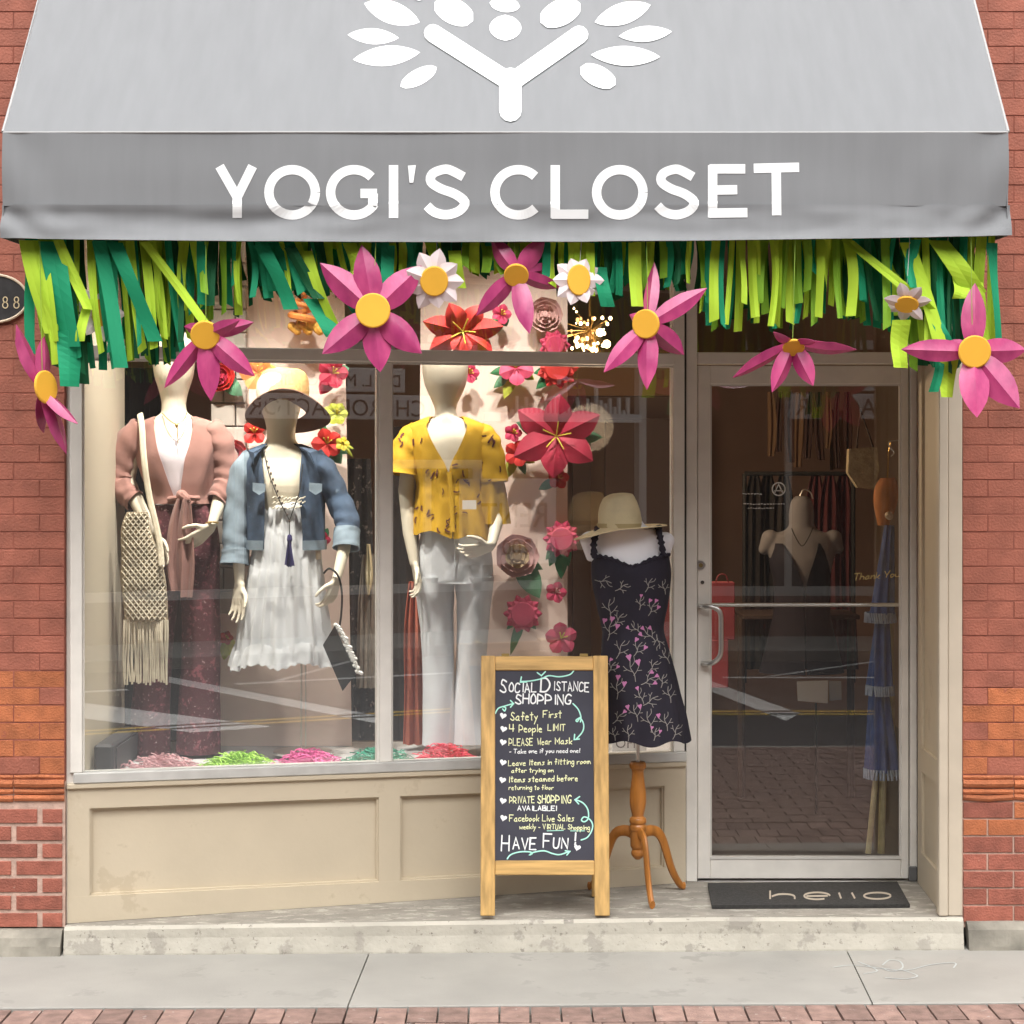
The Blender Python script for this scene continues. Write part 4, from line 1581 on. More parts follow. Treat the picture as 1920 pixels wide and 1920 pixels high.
# ================================================================ figures
def hand(wr, dv, sv, curl=.25, s=1.0, spread=0.0):
    dv = Vector(dv).normalized()
    sv = Vector(sv)
    sv = (sv - dv * sv.dot(dv)).normalized()
    pn = dv.cross(sv)
    out = []
    lens = [.070, .078, .072, .056]
    for k in range(4):
        a = wr + sv * (.013 - .009 * k) * s
        kn = wr + (dv * (.082 - .004 * abs(k - 1)) + sv * (.029 - .0195 * k)) * s
        out.append(capsule(a, kn, .0135 * s, .0105 * s, 10))
        p = kn
        d = (dv + sv * (.10 - .08 * k) * (1 + spread)).normalized()
        an = 0
        for j, fr_ in enumerate((.46, .30, .24)):
            an += curl * (.8 + .5 * j) * (1 + .18 * k)
            dd = d * math.cos(an) + pn * math.sin(an)
            q = p + dd * lens[k] * fr_ * s
            out.append(capsule(p, q, (.0092 - .0012 * j) * s, (.0082 - .0012 * j) * s, 8))
            p = q
    b = wr + (dv * .022 + sv * .018) * s
    c = b + (dv * .55 + sv * .75 + pn * .25).normalized() * .040 * s
    d = c + (dv * .85 + sv * .40 + pn * .35).normalized() * .032 * s
    e = d + (dv * .95 + sv * .15 + pn * .35).normalized() * .024 * s
    out += [capsule(b, c, .013 * s, .0105 * s, 8), capsule(c, d, .0100 * s, .0088 * s, 8), capsule(d, e, .0085 * s, .007 * s, 8)]
    return out


def RG(rows, y):
    k = (y - CAMY) / FPX
    out = []
    for r in rows:
        p = P(r[0], r[1], y)
        out.append((p.x, y + (r[4] if len(r) > 4 else 0), p.z, r[2] * k, r[3]))
    return out


def figure(name, torso, y, arms, hands, legs, vox=.0045, m=skin):
    parts = [loft(lerp_rings(RG(torso, y), 4), 28)]
    for ch in arms:
        for (a, ra), (b, rb_) in zip(ch[:-1], ch[1:]):
            parts.append(capsule(a, b, ra, rb_, 14))
    for h in hands:
        parts += hand(*h)
    for ch in legs:
        for (a, ra), (b, rb_) in zip(ch[:-1], ch[1:]):
            parts.append(capsule(a, b, ra, rb_, 14))
    return join(*parts)


def gar(name, rows, y, m, parent, n=72, fn=None, gap=None, th=.003, cap=False, sub=4, hem=None, smooth=True):
    rg = lerp_rings(RG(rows, y), sub)
    N_ = len(rg) - 1
    if gap:
        gg = lerp_rings([(g,) for g in gap], sub)
        f0 = lambda i: -PI / 2 + gg[i][0]
        v, f = loft(rg, n, False, (lambda i, a: fn(i / N_, a)) if fn else None, f0, None, False) if False else (None, None)
        V, F = [], []
        for i, r in enumerate(rg):
            g = gg[i][0]
            for k in range(n + 1):
                a = -PI / 2 + g + (2 * PI - 2 * g) * k / n
                q = fn(i / N_, a) if fn else 1.0
                V.append(Vector((r[0] + math.cos(a) * r[3] * q, r[1] + math.sin(a) * r[4] * q, r[2])))
        for i in range(N_):
            for k in range(n):
                a = i * (n + 1) + k
                F.append((a, a + 1, a + n + 2, a + n + 1))
    else:
        V, F = loft(rg, n, cap, (lambda i, a: fn(i / N_, a)) if fn else None)
    for v in V:
        nz = noise.noise(v * 11) * .005 + noise.noise(v * 27 + Vector((5, 0, 0))) * .003
        v.y += nz
        v.x += nz * .4
    if hem:
        cnt = n + 1 if gap else n
        for i in range(N_ + 1):
            for k in range(cnt):
                v = V[i * cnt + k]
                a = math.atan2(v.y - rg[i][1], v.x - rg[i][0])
                v.z += hem(i / N_, a)
    return M(name, thick((V, F), th) if th else (V, F), m, parent, smooth=smooth)


def sleeve(name, pts, m, parent, n=28, folds=.05, th=.003):
    p = curve([(a.x, a.y, a.z, r) for a, r in pts], 5) if False else lerp_rings([(a.x, a.y, a.z, r) for a, r in pts], 6)
    c = [Vector(q[:3]) for q in p]
    V, F = tube(c, [q[3] for q in p], n, False)
    L = len(c)
    ph = rnd.uniform(0, 6)
    for i in range(L):
        for k in range(n):
            v = V[i * n + k]
            d = v - c[i]
            V[i * n + k] = c[i] + d * (1 + noise.noise(v * 26) * .06 + folds * math.sin(i * 1.4 + ph + 1.5 * math.sin(k * 2 * PI / n * 2)) + folds * .5 * math.sin(k * 2 * PI / n * 5 + ph))
    return M(name, thick((V, F), th), m, parent, smooth=True)


def bvh_of(o):
    me = o.data
    off = WL[o.name]
    return BVHTree.FromPolygons([v.co + off for v in me.vertices], [tuple(p.vertices) for p in me.polygons])


def cast(bvh, px, py, lift=.002):
    o = camo.location
    d = (P(px, py, 0) - o).normalized()
    h = bvh.ray_cast(o, d)
    return None if h[0] is None else h[0] - d * lift


def stamp(bvh, st, lift=.002):
    """project a 2D stroke mesh given in photograph coordinates onto a surface"""
    V = [cast(bvh, v.x, v.y, lift) for v in st[0]]
    F = [f for f in st[1] if all(V[i] is not None for i in f) and max((V[i] - V[f[0]]).length for i in f) < .05]
    return [v if v is not None else Vector((0, 0, 0)) for v in V], F


def clean(vf):
    used = sorted({i for f in vf[1] for i in f})
    mp = {u: k for k, u in enumerate(used)}
    return [vf[0][u] for u in used], [tuple(mp[i] for i in f) for f in vf[1]]


# ---------------------------------------------------------------- 1: pink cardigan
YA = .86
f1 = T('dressed_mannequin', 'mannequin in pink tie front cardigan and maroon patterned flared trousers', 'mannequin', P(330, 1412, YA))
tor = [(326, 616, 10, .03), (326, 626, 24, .065), (326, 648, 36, .09), (326, 678, 39, .10), (326, 705, 36, .095), (326, 728, 29, .075), (326, 748, 24, .055), (326, 765, 23, .052), (327, 776, 27, .056), (328, 787, 46, .06), (329, 797, 68, .065), (330, 818, 74, .085), (332, 860, 66, .105), (334, 900, 57, .095), (338, 935, 50, .085), (340, 965, 58, .095), (341, 1000, 64, .105), (341, 1040, 62, .10)]
arms = [[(P(262, 806, YA), .040), (P(236, 900, YA + .02), .038), (P(248, 925, YA - .02), .036), (P(288, 1000, YA - .14), .021)],
        [(P(396, 806, YA), .040), (P(424, 900, YA + .02), .038), (P(416, 925, YA - .02), .035), (P(397, 985, YA - .13), .021)]]
hands = [(P(289, 1003, YA - .145), (.35, -.05, -.9), (.8, -.5, .2), .22, 1.0), (P(395, 988, YA - .135), (-.75, -.1, -.62), (-.5, -.6, .55), .22, 1.0)]
legs = [[(P(318, 1030, YA), .07), (P(296, 1200, YA), .05), (P(284, 1395, YA), .035)], [(P(364, 1030, YA), .07), (P(372, 1200, YA), .05), (P(371, 1395, YA), .035)]]
remesh('body', figure('b', tor, YA, arms, hands, legs), .0045, skin, f1)
pinkc = mat('dusty_pink_knit', (.36, .185, .155), .9, var=.12, vscale=7, bump=.2, bscale=300, sheen=.2, trans=.15)
pfold = lambda s, a: 1 + .03 * s * math.sin(a * 11 + s * 5) + .02 * math.sin(a * 5 + s * 9)
gar('cardigan', [(328, 781, 40, .064), (329, 790, 66, .076), (330, 803, 80, .085), (332, 830, 80, .105), (333, 860, 76, .122), (336, 900, 66, .115), (339, 928, 58, .105), (340, 944, 60, .108)], YA, pinkc, f1, fn=pfold, gap=[.95, .56, .48, .40, .30, .20, .12, .05])
sleeve('sleeve', [(P(268, 800, YA), .052), (P(246, 825, YA), .062), (P(228, 870, YA + .01), .062), (P(222, 905, YA), .060), (P(240, 928, YA - .03), .052), (P(254, 940, YA - .05), .047)], pinkc, f1, folds=.06)
sleeve('sleeve', [(P(390, 800, YA), .052), (P(410, 825, YA), .060), (P(422, 870, YA + .01), .060), (P(424, 905, YA), .056), (P(414, 928, YA - .03), .050), (P(406, 940, YA - .05), .045)], pinkc, f1, folds=.06)
gar('camisole', [(329, 812, 60, .09), (331, 850, 68, .110), (334, 900, 60, .100), (338, 935, 52, .09), (339, 946, 56, .096)], YA, mat('lilac_white_cotton', (.62, .56, .60), .85), f1, hem=lambda s, a: -.02 * (1 - s) * max(0, -math.sin(a)))


def tail(name, pts, w, m, parent, y, folds=3, amp=.016):
    c = lerp_rings([(P(a, b, y).x, P(a, b, y).z, ww) for (a, b, ww) in pts], 6)
    V, F = [], []
    n = 14
    for i, (x, z, ww) in enumerate(c):
        for k in range(n + 1):
            t = k / n - .5
            V.append(Vector((x + t * ww * w, y + amp * math.sin(t * folds * 2 * PI + i * .12), z)))
    for i in range(len(c) - 1):
        for k in range(n):
            a = i * (n + 1) + k
            F.append((a, a + 1, a + n + 2, a + n + 1))
    return M(name, thick((V, F), .003), m, parent, smooth=True)


tail('tie_tail', [(338, 935, .5), (330, 990, .9), (328, 1060, 1.1), (334, 1108, 1.0)], .072, pinkc, f1, YA - .135, folds=1.6, amp=.012)
tail('tie_tail', [(350, 935, .5), (350, 990, .9), (352, 1060, 1.0), (350, 1120, .8)], .062, pinkc, f1, YA - .150, folds=1.3, amp=.012)
M('tie_knot', join(capsule(P(340, 928, YA - .125), P(350, 936, YA - .13), .024, .020, 10), tube(curve([P(318, 936, YA - .10), P(330, 934, YA - .12), P(343, 932, YA - .13)], 4), [(.016, .012)] * 9, 10), tube(curve([P(372, 934, YA - .10), P(360, 934, YA - .12), P(348, 932, YA - .13)], 4), [(.016, .012)] * 9, 10)), pinkc, f1, smooth=True)
tr = mat('maroon_print_cotton', (.075, .018, .025), .85, spots=[(34, .56, (.20, .055, .07)), (75, .62, (.42, .27, .27))])
gar('trousers', [(339, 935, 54, .09), (340, 965, 62, .10), (341, 1010, 69, .11), (341, 1050, 69, .11)], YA, tr, f1, fn=lambda s, a: 1 + .015 * math.sin(a * 9))
for lg in ([(310, 1040, 38, .10), (302, 1100, 36, .09), (291, 1200, 34, .085), (284, 1300, 35, .085), (280, 1411, 38, .09)], [(373, 1040, 38, .10), (375, 1100, 37, .09), (377, 1200, 36, .085), (374, 1300, 38, .085), (370, 1411, 42, .09)]):
    gar('trouser_leg', lg, YA, tr, f1, n=40, fn=lambda s, a: 1 + .04 * s * math.sin(a * 7 + 1))
nk = T('key_necklace', 'gold chain necklace with long key pendant over pink cardigan', 'necklace', P(330, 800, YA - .1))
M('chain', tube(curve([P(304, 774, YA - .05), P(315, 786, YA - .10), P(331, 795, YA - .125), P(345, 786, YA - .10), P(350, 774, YA - .05)], 5), .0022, 6), gold, nk)
M('pendant', join(tube([P(332, 797, YA - .128), P(334, 832, YA - .128)], .0018, 6), capsule(P(331, 797, YA - .13), P(331, 800, YA - .13), .008, .006, 8)), gold, nk)
wt = M('bracelet', tube([P(397, 980, YA - .13) + Vector((math.cos(a / 10 * 2 * PI) * .026, math.sin(a / 10 * 2 * PI) * .026, .004 * math.sin(a))) for a in range(11)], .004, 6), gold)
setorigin(wt, P(397, 980, YA - .13))
tag(wt, 'thin gold bracelet on the wrist of the pink cardigan mannequin', 'bracelet')
# crochet bag
cream = mat('cream_crochet_cotton', (.60, .54, .42), .95, var=.12, vscale=30)
bg_ = T('crochet_bag', 'cream crochet shoulder bag with long fringe at the pink cardigan\'s hip', 'bag', P(270, 1100, YA - .22))
YB = YA - .235
prof = [(960, 258, 20), (985, 254, 26), (1010, 257, 31), (1040, 263, 36), (1080, 268, 42), (1120, 272, 42), (1165, 274, 41)]


def bagx(r):
    for a, b in zip(prof[:-1], prof[1:]):
        if a[0] <= r <= b[0]:
            t = (r - a[0]) / (b[0] - a[0])
            return a[1] + (b[1] - a[1]) * t, a[2] + (b[2] - a[2]) * t
    return prof[-1][1], prof[-1][2]


bb_ = gar('pouch', [(c, r, h, .028) for (r, c, h) in prof], YB + .035, mat('bag_lining_tan', (.36, .30, .21), .95, var=.2, vscale=40), bg_, n=36, th=0, cap=True)
bt = bvh_of(bb_)
q = []
for sgn in (1, -1):
    for k in range(-26, 27):
        seg = []
        for s_ in range(0, 60):
            r = 962 + s_ * 3.5
            x = 270 + k * 10 + sgn * (r - 1060) * .8
            c, h = bagx(r)
            if abs(x - c) < h - 1 and r < 1165:
                p = cast(bt, x, r, .0015)
                if p:
                    seg.append(p + Vector((0, -.001 * (1 + .5 * math.sin(s_ * 1.2)), 0)))
                    continue
            if len(seg) > 2:
                q.append(tube(seg, .0034, 4))
            seg = []
        if len(seg) > 2:
            q.append(tube(seg, .0034, 4))
M('crochet_net', join(*q), cream, bg_, kind='stuff')
for k in range(26):
    x = 233 + k * 3.25
    p = [P(x, 1162, YB + .02), P(x + rnd.uniform(-1, 1), 1200, YB + .015 + rnd.uniform(-.01, .01)), P(x + rnd.uniform(-2, 2), 1240, YB + .02), P(x + rnd.uniform(-2, 2), 1278 + rnd.uniform(-5, 8), YB + .02)]
    M('fringe_strand', tube(curve(p, 3), .0046, 5), cream, bg_)
M('strap', join(tube(curve([P(262, 776, YA - .02), P(266, 800, YA - .09), P(270, 860, YA - .135), P(280, 930, YA - .15), P(298, 1010, YA - .20), P(303, 1060, YB)], 5), [(.014, .004)] * 26, 6, up=Vector((0, 1, 0)))), cream, bg_)

# ---------------------------------------------------------------- 2: denim jacket, white dress, brown hat
YC = .82
f2 = T('dressed_mannequin', 'mannequin in denim jacket over a white dress on a pole stand', 'mannequin', P(568, 1405, YC))
tor = [(525, 690, 10, .03), (525, 700, 30, .07), (525, 718, 43, .09), (525, 745, 44, .095), (526, 768, 37, .085), (527, 790, 30, .062), (527, 810, 27, .056), (527, 828, 29, .058), (529, 840, 44, .062), (530, 851, 66, .068), (531, 872, 72, .085), (533, 910, 64, .105), (537, 960, 52, .09), (540, 1000, 58, .095), (540, 1050, 62, .10)]
arms = [[(P(468, 862, YC), .040), (P(444, 960, YC), .036), (P(448, 1060, YC - .05), .026), (P(449, 1092, YC - .06), .021)],
        [(P(592, 862, YC), .040), (P(650, 965, YC - .02), .036), (P(645, 1030, YC - .10), .028), (P(632, 1082, YC - .16), .021)]]
hands = [(P(449, 1096, YC - .062), (-.02, -.1, -1), (.75, -.6, 0), .12, 1.05), (P(631, 1086, YC - .165), (-.3, -.1, -.95), (-.4, -.8, .2), .35, 1.0)]
remesh('body', figure('b', tor, YC, arms, hands, []), .0045, skin, f2)
den = mat('dark_denim', (.045, .075, .125), .85, var=.45, vscale=14, bump=.25, bscale=250, spots=[(20, .66, (.13, .18, .24))])
denl = mat('faded_denim', (.20, .26, .31), .85, var=.25, vscale=14, bump=.25, bscale=250)
gar('jacket', [(529, 832, 36, .07), (530, 842, 60, .078), (531, 856, 76, .09), (533, 890, 76, .115), (535, 940, 74, .122), (536, 990, 74, .12), (536, 1028, 75, .12)], YC, den, f2, gap=[.75, .62, .52, .46, .46, .50, .50], fn=lambda s, a: 1 + .012 * math.sin(a * 9 + s * 12))
gar('waistband', [(536, 1012, 76.5, .124), (536, 1030, 76.5, .124)], YC, denl, f2, gap=[.50, .50], sub=2)
sleeve('sleeve', [(P(478, 856, YC), .050), (P(458, 885, YC), .060), (P(446, 940, YC), .058), (P(441, 1000, YC - .02), .055), (P(441, 1034, YC - .03), .052)], denl, f2, folds=.04)
sleeve('cuff', [(P(441, 1030, YC - .03), .059), (P(441, 1044, YC - .035), .060), (P(440, 1058, YC - .04), .064)], denl, f2, folds=.01, th=.006)
sleeve('sleeve', [(P(584, 856, YC), .050), (P(606, 885, YC), .060), (P(632, 935, YC), .056), (P(650, 975, YC - .03), .054), (P(651, 1000, YC - .06), .050)], den, f2, folds=.05)
sleeve('cuff', [(P(651, 992, YC - .055), .057), (P(650, 1010, YC - .07), .058), (P(649, 1028, YC - .085), .060)], denl, f2, folds=.01, th=.006)
for sx in (-1, 1):
    a, b = (P(497, 836, YC - .06), P(475, 870, YC - .13)) if sx < 0 else (P(558, 836, YC - .06), P(590, 870, YC - .13))
    mid = (a + b) / 2 + Vector((-.03 * -sx, -.035, 0))
    M('collar', thick(([a, mid + Vector((sx * -.01, 0, .01)), b, (a + b) / 2 + Vector((sx * .05, .0, .02))], [(0, 1, 2, 3)]), .005), den, f2)
    px = 486 if sx < 0 else 592
    M('chest_pocket', thick(([P(px - 12, 905, YC - .128), P(px + 12, 907, YC - .132), P(px + 12, 921, YC - .132), P(px, 928, YC - .132), P(px - 12, 920, YC - .128)], [(0, 1, 2, 3, 4)]), .004), denl, f2)
wd_ = mat('white_gauze', (.74, .76, .78), .9, bump=.1, bscale=200, trans=.25)
gar('dress', [(541, 925, 40, .085), (541, 945, 50, .10), (540, 970, 52, .105), (538, 1000, 58, .11), (536, 1050, 64, .12), (534, 1100, 71, .13), (532, 1160, 80, .14), (531, 1230, 90, .15)], YC, wd_, f2, n=180,
    fn=lambda s, a: 1 + (.012 + .06 * s) * math.sin(a * 19 + 1.5 * math.sin(a * 3)) + .03 * s * math.sin(a * 7), hem=lambda s, a: (s ** 6) * (.022 * math.sin(a * 3 + 1) - .035 * max(0, -math.cos(a) - .3)) + ((1 - s) ** 8) * (-.035 * max(0, -math.sin(a))), sub=6)
gar('hem_ruffle', [(531, 1205, 91, .155), (531, 1222, 96, .16), (530, 1243, 99, .165)], YC, wd_, f2, n=200, fn=lambda s, a: 1 + .05 * math.sin(a * 23) * s * .5 + .04 * math.sin(a * 11), hem=lambda s, a: .012 * math.sin(a * 5) - .03 * max(0, -math.cos(a) - .4) + .005 * s * math.sin(a * 29))
q = []
for k in range(26):
    a = P(512 + (k % 9) * 7, 935 + (k // 9) * 9 + rnd.uniform(-2, 2), YC - .118)
    q.append(capsule(a, a + Vector((.008, 0, .006)), .0045, .004, 6))
M('lace_yoke', join(*q), mat('lace_cream', (.62, .58, .48), .9), f2, kind='stuff')
M('stand_pole', join(tube([P(565, 1150, YC), P(565, 1412, YC)], .0042, 8), tube([P(573, 1150, YC), P(573, 1412, YC)], .003, 8)), steel, f2)
M('stand_base', tube([P(568, 1412, YC), P(568, 1408, YC)], .13, 28), steel, f2)
nk = T('tassel_necklace', 'long dark bead necklace with a navy tassel over the white dress', 'necklace', P(543, 975, YC - .14))
M('cord', join(tube(curve([P(494, 842, YC - .085), P(505, 890, YC - .13), P(525, 940, YC - .145), P(543, 976, YC - .15)], 6), .0024, 5), tube(curve([P(568, 870, YC - .125), P(562, 920, YC - .14), P(552, 950, YC - .148), P(543, 976, YC - .15)], 6), .0024, 5), tube([P(543, 976, YC - .15), P(543, 1004, YC - .155)], .0024, 5)), black, nk)
q = [capsule(P(494 + (543 - 494) * t ** 1.15, 842 + 134 * t, YC - .09 - .062 * t), P(494 + (543 - 494) * t ** 1.15, 844 + 134 * t, YC - .09 - .062 * t), .0042, .0042, 6) for t in [k / 12 for k in range(2, 13)]]
M('beads', join(*q), brown_d, nk, kind='stuff')
navy = mat('navy_tassel', (.03, .025, .11), .8)
q = [tube([P(543 + rnd.uniform(-3, 3), 1008, YC - .155 + rnd.uniform(-.01, .01)), P(543 + (k - 9) * .95, 1062 + rnd.uniform(-3, 2), YC - .155 + rnd.uniform(-.015, .015))], .0026, 4) for k in range(19)]
M('tassel', join(capsule(P(543, 1006, YC - .155), P(543, 1012, YC - .155), .010, .012, 8), *q), navy, nk)

# floppy brown hat behind/over the head
hb = T('floppy_hat', 'wide brimmed brown felt hat with crown coloured tan as lamplit on the denim jacket mannequin', 'hat', P(538, 735, YC))
hm = mat('brown_felt', (.15, .08, .055), .95, var=.1, vscale=8)
hc = P(540, 770, YC + .0)
V, F = [], []
nr, na = 8, 56
for i in range(nr + 1):
    r = .078 + (.186 - .078) * i / nr
    for k in range(na):
        a = 2 * PI * k / na
        # tilted up at the front so that the underside shows
        x = r * math.cos(a)
        yy = r * math.sin(a)
        V.append(hc + Vector((x, yy * .92, -yy * .46 - .030 * (abs(x) / .186) ** 2 + .006 * math.sin(a * 3))))
for i in range(nr):
    for k in range(na):
        a, b = i * na + k, i * na + (k + 1) % na
        F.append((a, b, b + na, a + na))
M('brim', thick((V, F), .004), hm, hb, smooth=True)
tan = mat('lamplit_tan', (.55, .36, .14), .9, var=.15, vscale=30, bump=.3, bscale=80)  # tan puts lamplight from above into the crown's colour
rg = [(hc.x - .02, hc.y + .01, hc.z + .045, .108, .108), (hc.x - .02, hc.y + .01, hc.z + .09, .110, .108), (hc.x - .02, hc.y + .02, hc.z + .145, .103, .10), (hc.x - .02, hc.y + .02, hc.z + .178, .075, .075), (hc.x - .02, hc.y + .02, hc.z + .186, .02, .02)]
M('crown', loft(lerp_rings(rg, 4), 32, True, lambda i, a: 1 + .03 * math.sin(a * 2)), tan, hb, smooth=True)

# geometric black bag on the hand
hbag = T('diamond_handbag', 'black and white diamond handbag hanging from the denim mannequin\'s hand', 'bag', P(636, 1235, YC - .17))
YH = YC - .17
M('panel', thick(([P(606, 1208, YH), P(628, 1172, YH - .01), P(668, 1262, YH + .01), P(643, 1294, YH)], [(0, 1, 2, 3)]), .03), mat('black_leather', (.025, .025, .027), .35, var=.4, vscale=9), hbag)
M('panel', thick(([P(610, 1212, YH - .018), P(655, 1222, YH - .018), P(660, 1248, YH - .018), P(625, 1252, YH - .018)], [(0, 1, 2, 3)]), .003), mat('grey_leather', (.12, .12, .12), .35), hbag)
q = [capsule(P(632 + k * 2.4 + rnd.uniform(-3, 3), 1172 + k * 5.4, YH - .012), P(638 + k * 2.4 + rnd.uniform(-3, 3), 1176 + k * 5.4, YH - .012), .010, .008, 7) for k in range(17)]
M('fluffy_trim', join(*q), mat('white_fluff', (.7, .69, .66), .95), hbag)
M('handle', tube(curve([P(607, 1075, YH), P(618, 1066, YH - .02), P(634, 1080, YH - .02), P(641, 1112, YH), P(640, 1150, YH), P(636, 1178, YH)], 5), .0045, 8), black, hbag)

# ---------------------------------------------------------------- 3: yellow blouse, white jeans
YE_ = .86
f3 = T('dressed_mannequin', 'mannequin in mustard yellow printed blouse and white jeans', 'mannequin', P(850, 1400, YE_))
tor = [(835, 650, 10, .03), (835, 658, 28, .07), (835, 676, 41, .095), (835, 695, 43, .10), (835, 720, 39, .09), (835, 742, 30, .07), (835, 760, 22, .053), (836, 774, 20, .05), (837, 784, 26, .055), (838, 795, 52, .06), (839, 808, 70, .07), (840, 838, 71, .09), (842, 880, 64, .105), (845, 930, 55, .09), (848, 970, 55, .092), (850, 1000, 62, .10), (853, 1060, 67, .105), (853, 1085, 64, .10)]
arms = [[(P(774, 818, YE_), .040), (P(762, 920, YE_), .036), (P(768, 1000, YE_ - .03), .030), (P(777, 1056, YE_ - .06), .021)],
        [(P(906, 818, YE_), .040), (P(930, 920, YE_ + .01), .036), (P(932, 975, YE_ - .06), .030), (P(922, 1020, YE_ - .14), .021)]]
hands = [(P(778, 1060, YE_ - .062), (.2, -.2, -.95), (.3, -.9, 0), .30, 1.0), (P(920, 1024, YE_ - .142), (-.95, -.2, -.25), (-.1, -.6, .75), .22, .95)]
legs = [[(P(822, 1075, YE_), .07), (P(820, 1200, YE_), .05), (P(826, 1385, YE_), .035)], [(P(885, 1075, YE_), .07), (P(886, 1200, YE_), .05), (P(882, 1385, YE_), .035)]]
remesh('body', figure('b', tor, YE_, arms, hands, legs), .0045, skin, f3)
yb = mat('mustard_rayon', (.58, .335, .012), .8, var=.08, vscale=8, trans=.12)
bl = gar('blouse', [(838, 781, 34, .062), (838, 790, 58, .072), (839, 802, 77, .082), (840, 835, 78, .105), (842, 875, 73, .122), (845, 905, 66, .115), (847, 925, 68, .12), (850, 960, 74, .13), (851, 1003, 80, .14)], YE_, yb, f3, n=110, gap=[.95, .62, .52, .32, .05, .01, .01, .01, .01],
         fn=lambda s, a: 1 + .05 * max(0, s - .5) * 2 * math.sin(a * 13 + 1) + .008 * math.sin(a * 7), hem=lambda s, a: (s ** 5) * (-.015 * math.cos(a) * 1.0 + .012 * math.sin(a * 5)))
s1 = sleeve('sleeve', [(P(786, 808, YE_), .046), (P(771, 822, YE_), .058), (P(760, 850, YE_ - .01), .066), (P(755, 890, YE_ - .02), .078)], yb, f3, folds=.04)
s2 = sleeve('sleeve', [(P(894, 808, YE_), .046), (P(909, 822, YE_), .058), (P(918, 850, YE_ - .01), .062), (P(924, 905, YE_ - .02), .070)], yb, f3, folds=.05)
gar('sleeve_flounce', [(920, 885, 22, .06), (922, 930, 28, .07), (922, 982, 32, .075)], YE_ - .02, yb, f3, n=48, fn=lambda s, a: 1 + .16 * s * math.sin(a * 7))
dk = mat('brown_print_ink', (.10, .02, .012), .8)
q = []
for o_ in (bl, s1, s2):
    bt = bvh_of(o_)
    for k in range(60):
        cx, cy = rnd.uniform(748, 940), rnd.uniform(800, 1000)
        an = rnd.uniform(0, 3)
        l = rnd.uniform(3, 6)
        d = Vector((math.cos(an), math.sin(an))) * l
        st = ribbon(cat2([Vector((cx, cy)) - d, Vector((cx + rnd.uniform(-2, 2), cy + rnd.uniform(-2, 2))), Vector((cx, cy)) + d], 3), rnd.uniform(2, 3.6), 1)
        q.append(stamp(bt, st, .0035))
M('printed_motifs', clean(join(*q)), dk, f3, kind='stuff')
M('blouse_button_band', tube(curve([P(842, 885, YE_ - .125), P(846, 930, YE_ - .128), P(849, 998, YE_ - .148)], 5), [(.010, .003)] * 11, 6, up=Vector((0, 1, 0))), mat('mustard_dark', (.52, .30, .012), .8), f3)
wj = mat('white_denim', (.66, .68, .71), .8, var=.05, vscale=12, bump=.2, bscale=200)
jf = lambda s, a: 1 + .012 * math.sin(a * 5 + s * 14)
gar('jeans', [(852, 975, 60, .102), (852, 1000, 63, .106), (852, 1040, 70, .112), (853, 1080, 72, .115), (853, 1092, 72, .115)], YE_, wj, f3, fn=jf)
for lg in ([(818, 1080, 37, .108), (816, 1115, 36, .10), (818, 1160, 32, .085), (822, 1250, 30, .08), (826, 1396, 34, .085)], [(889, 1080, 37, .108), (889, 1115, 34, .10), (887, 1160, 31, .085), (884, 1250, 29, .08), (882, 1392, 39, .09)]):
    gar('jean_leg', lg, YE_, wj, f3, n=40, fn=lambda s, a: 1 + .02 * s * math.sin(a * 5 + s * 25))
M('jean_fly', tube(curve([P(853, 1000, YE_ - .112), P(853, 1040, YE_ - .118), P(852, 1085, YE_ - .12)], 4), .0022, 5), wj, f3)
M('waistband', thick(loft(RG([(852, 985, 64, .108), (852, 1000, 65, .110)], YE_), 40, False), .003), wj, f3)
M('price_tag', thick(([P(867, 938, YE_ - .150), P(893, 938, YE_ - .145), P(893, 955, YE_ - .147), P(867, 955, YE_ - .152)], [(0, 1, 2, 3)]), .002), mat('card_white', (.68, .62, .55), .7), f3)

# coral skirt hanging behind
ck = T('coral_cloth', 'coral pleated cloth hanging down behind the white jeans', 'cloth', P(775, 1250, 1.02))
coral = mat('coral_cotton', (.50, .14, .085), .85, var=.1, vscale=9)
tail('drape', [(776, 1090, .5), (774, 1180, .9), (776, 1300, 1.0), (777, 1396, 1.2)], .085, coral, ck, 1.02, folds=2.5, amp=.02)

# ---------------------------------------------------------------- 4: dress form outside
YF4 = .30
KF = (YF4 - CAMY) / FPX
st4 = T('dress_form', 'white bust form on a honey wooden tripod standing outside on the step', 'dress form', (P(1196, 1700, YF4).x, YF4, .137))
wbust = mat('white_jersey_form', (.72, .71, .74), .9, bump=.1, bscale=300)
tor = [(1176, 955, 22, .05), (1176, 972, 25, .052), (1177, 986, 36, .058), (1177, 996, 62, .065), (1178, 1008, 74, .075), (1179, 1030, 72, .09), (1181, 1065, 68, .11), (1184, 1110, 61, .10), (1186, 1160, 52, .09), (1188, 1210, 58, .10), (1192, 1260, 62, .11), (1194, 1300, 45, .09)]
vf = join(loft(lerp_rings(RG(tor, YF4), 4), 28), capsule(P(1106, 1014, YF4), P(1106, 1046, YF4), .042, .016, 14), capsule(P(1248, 1014, YF4), P(1247, 1046, YF4), .038, .016, 14))
remesh('torso', vf, .006, wbust, st4)
M('rod', tube([P(1196, 1290, YF4), P(1196, 1440, YF4)], .0075, 12), steel, st4)


def turned(rows, cx, y, m, name, parent, n=24):
    k = (y - CAMY) / FPX
    rg = [(P(cx, r, y).x, y, P(cx, r, y).z, h * k, h * k) for r, h in rows]
    return M(name, loft(lerp_rings(rg, 3), n), m, parent, smooth=True)


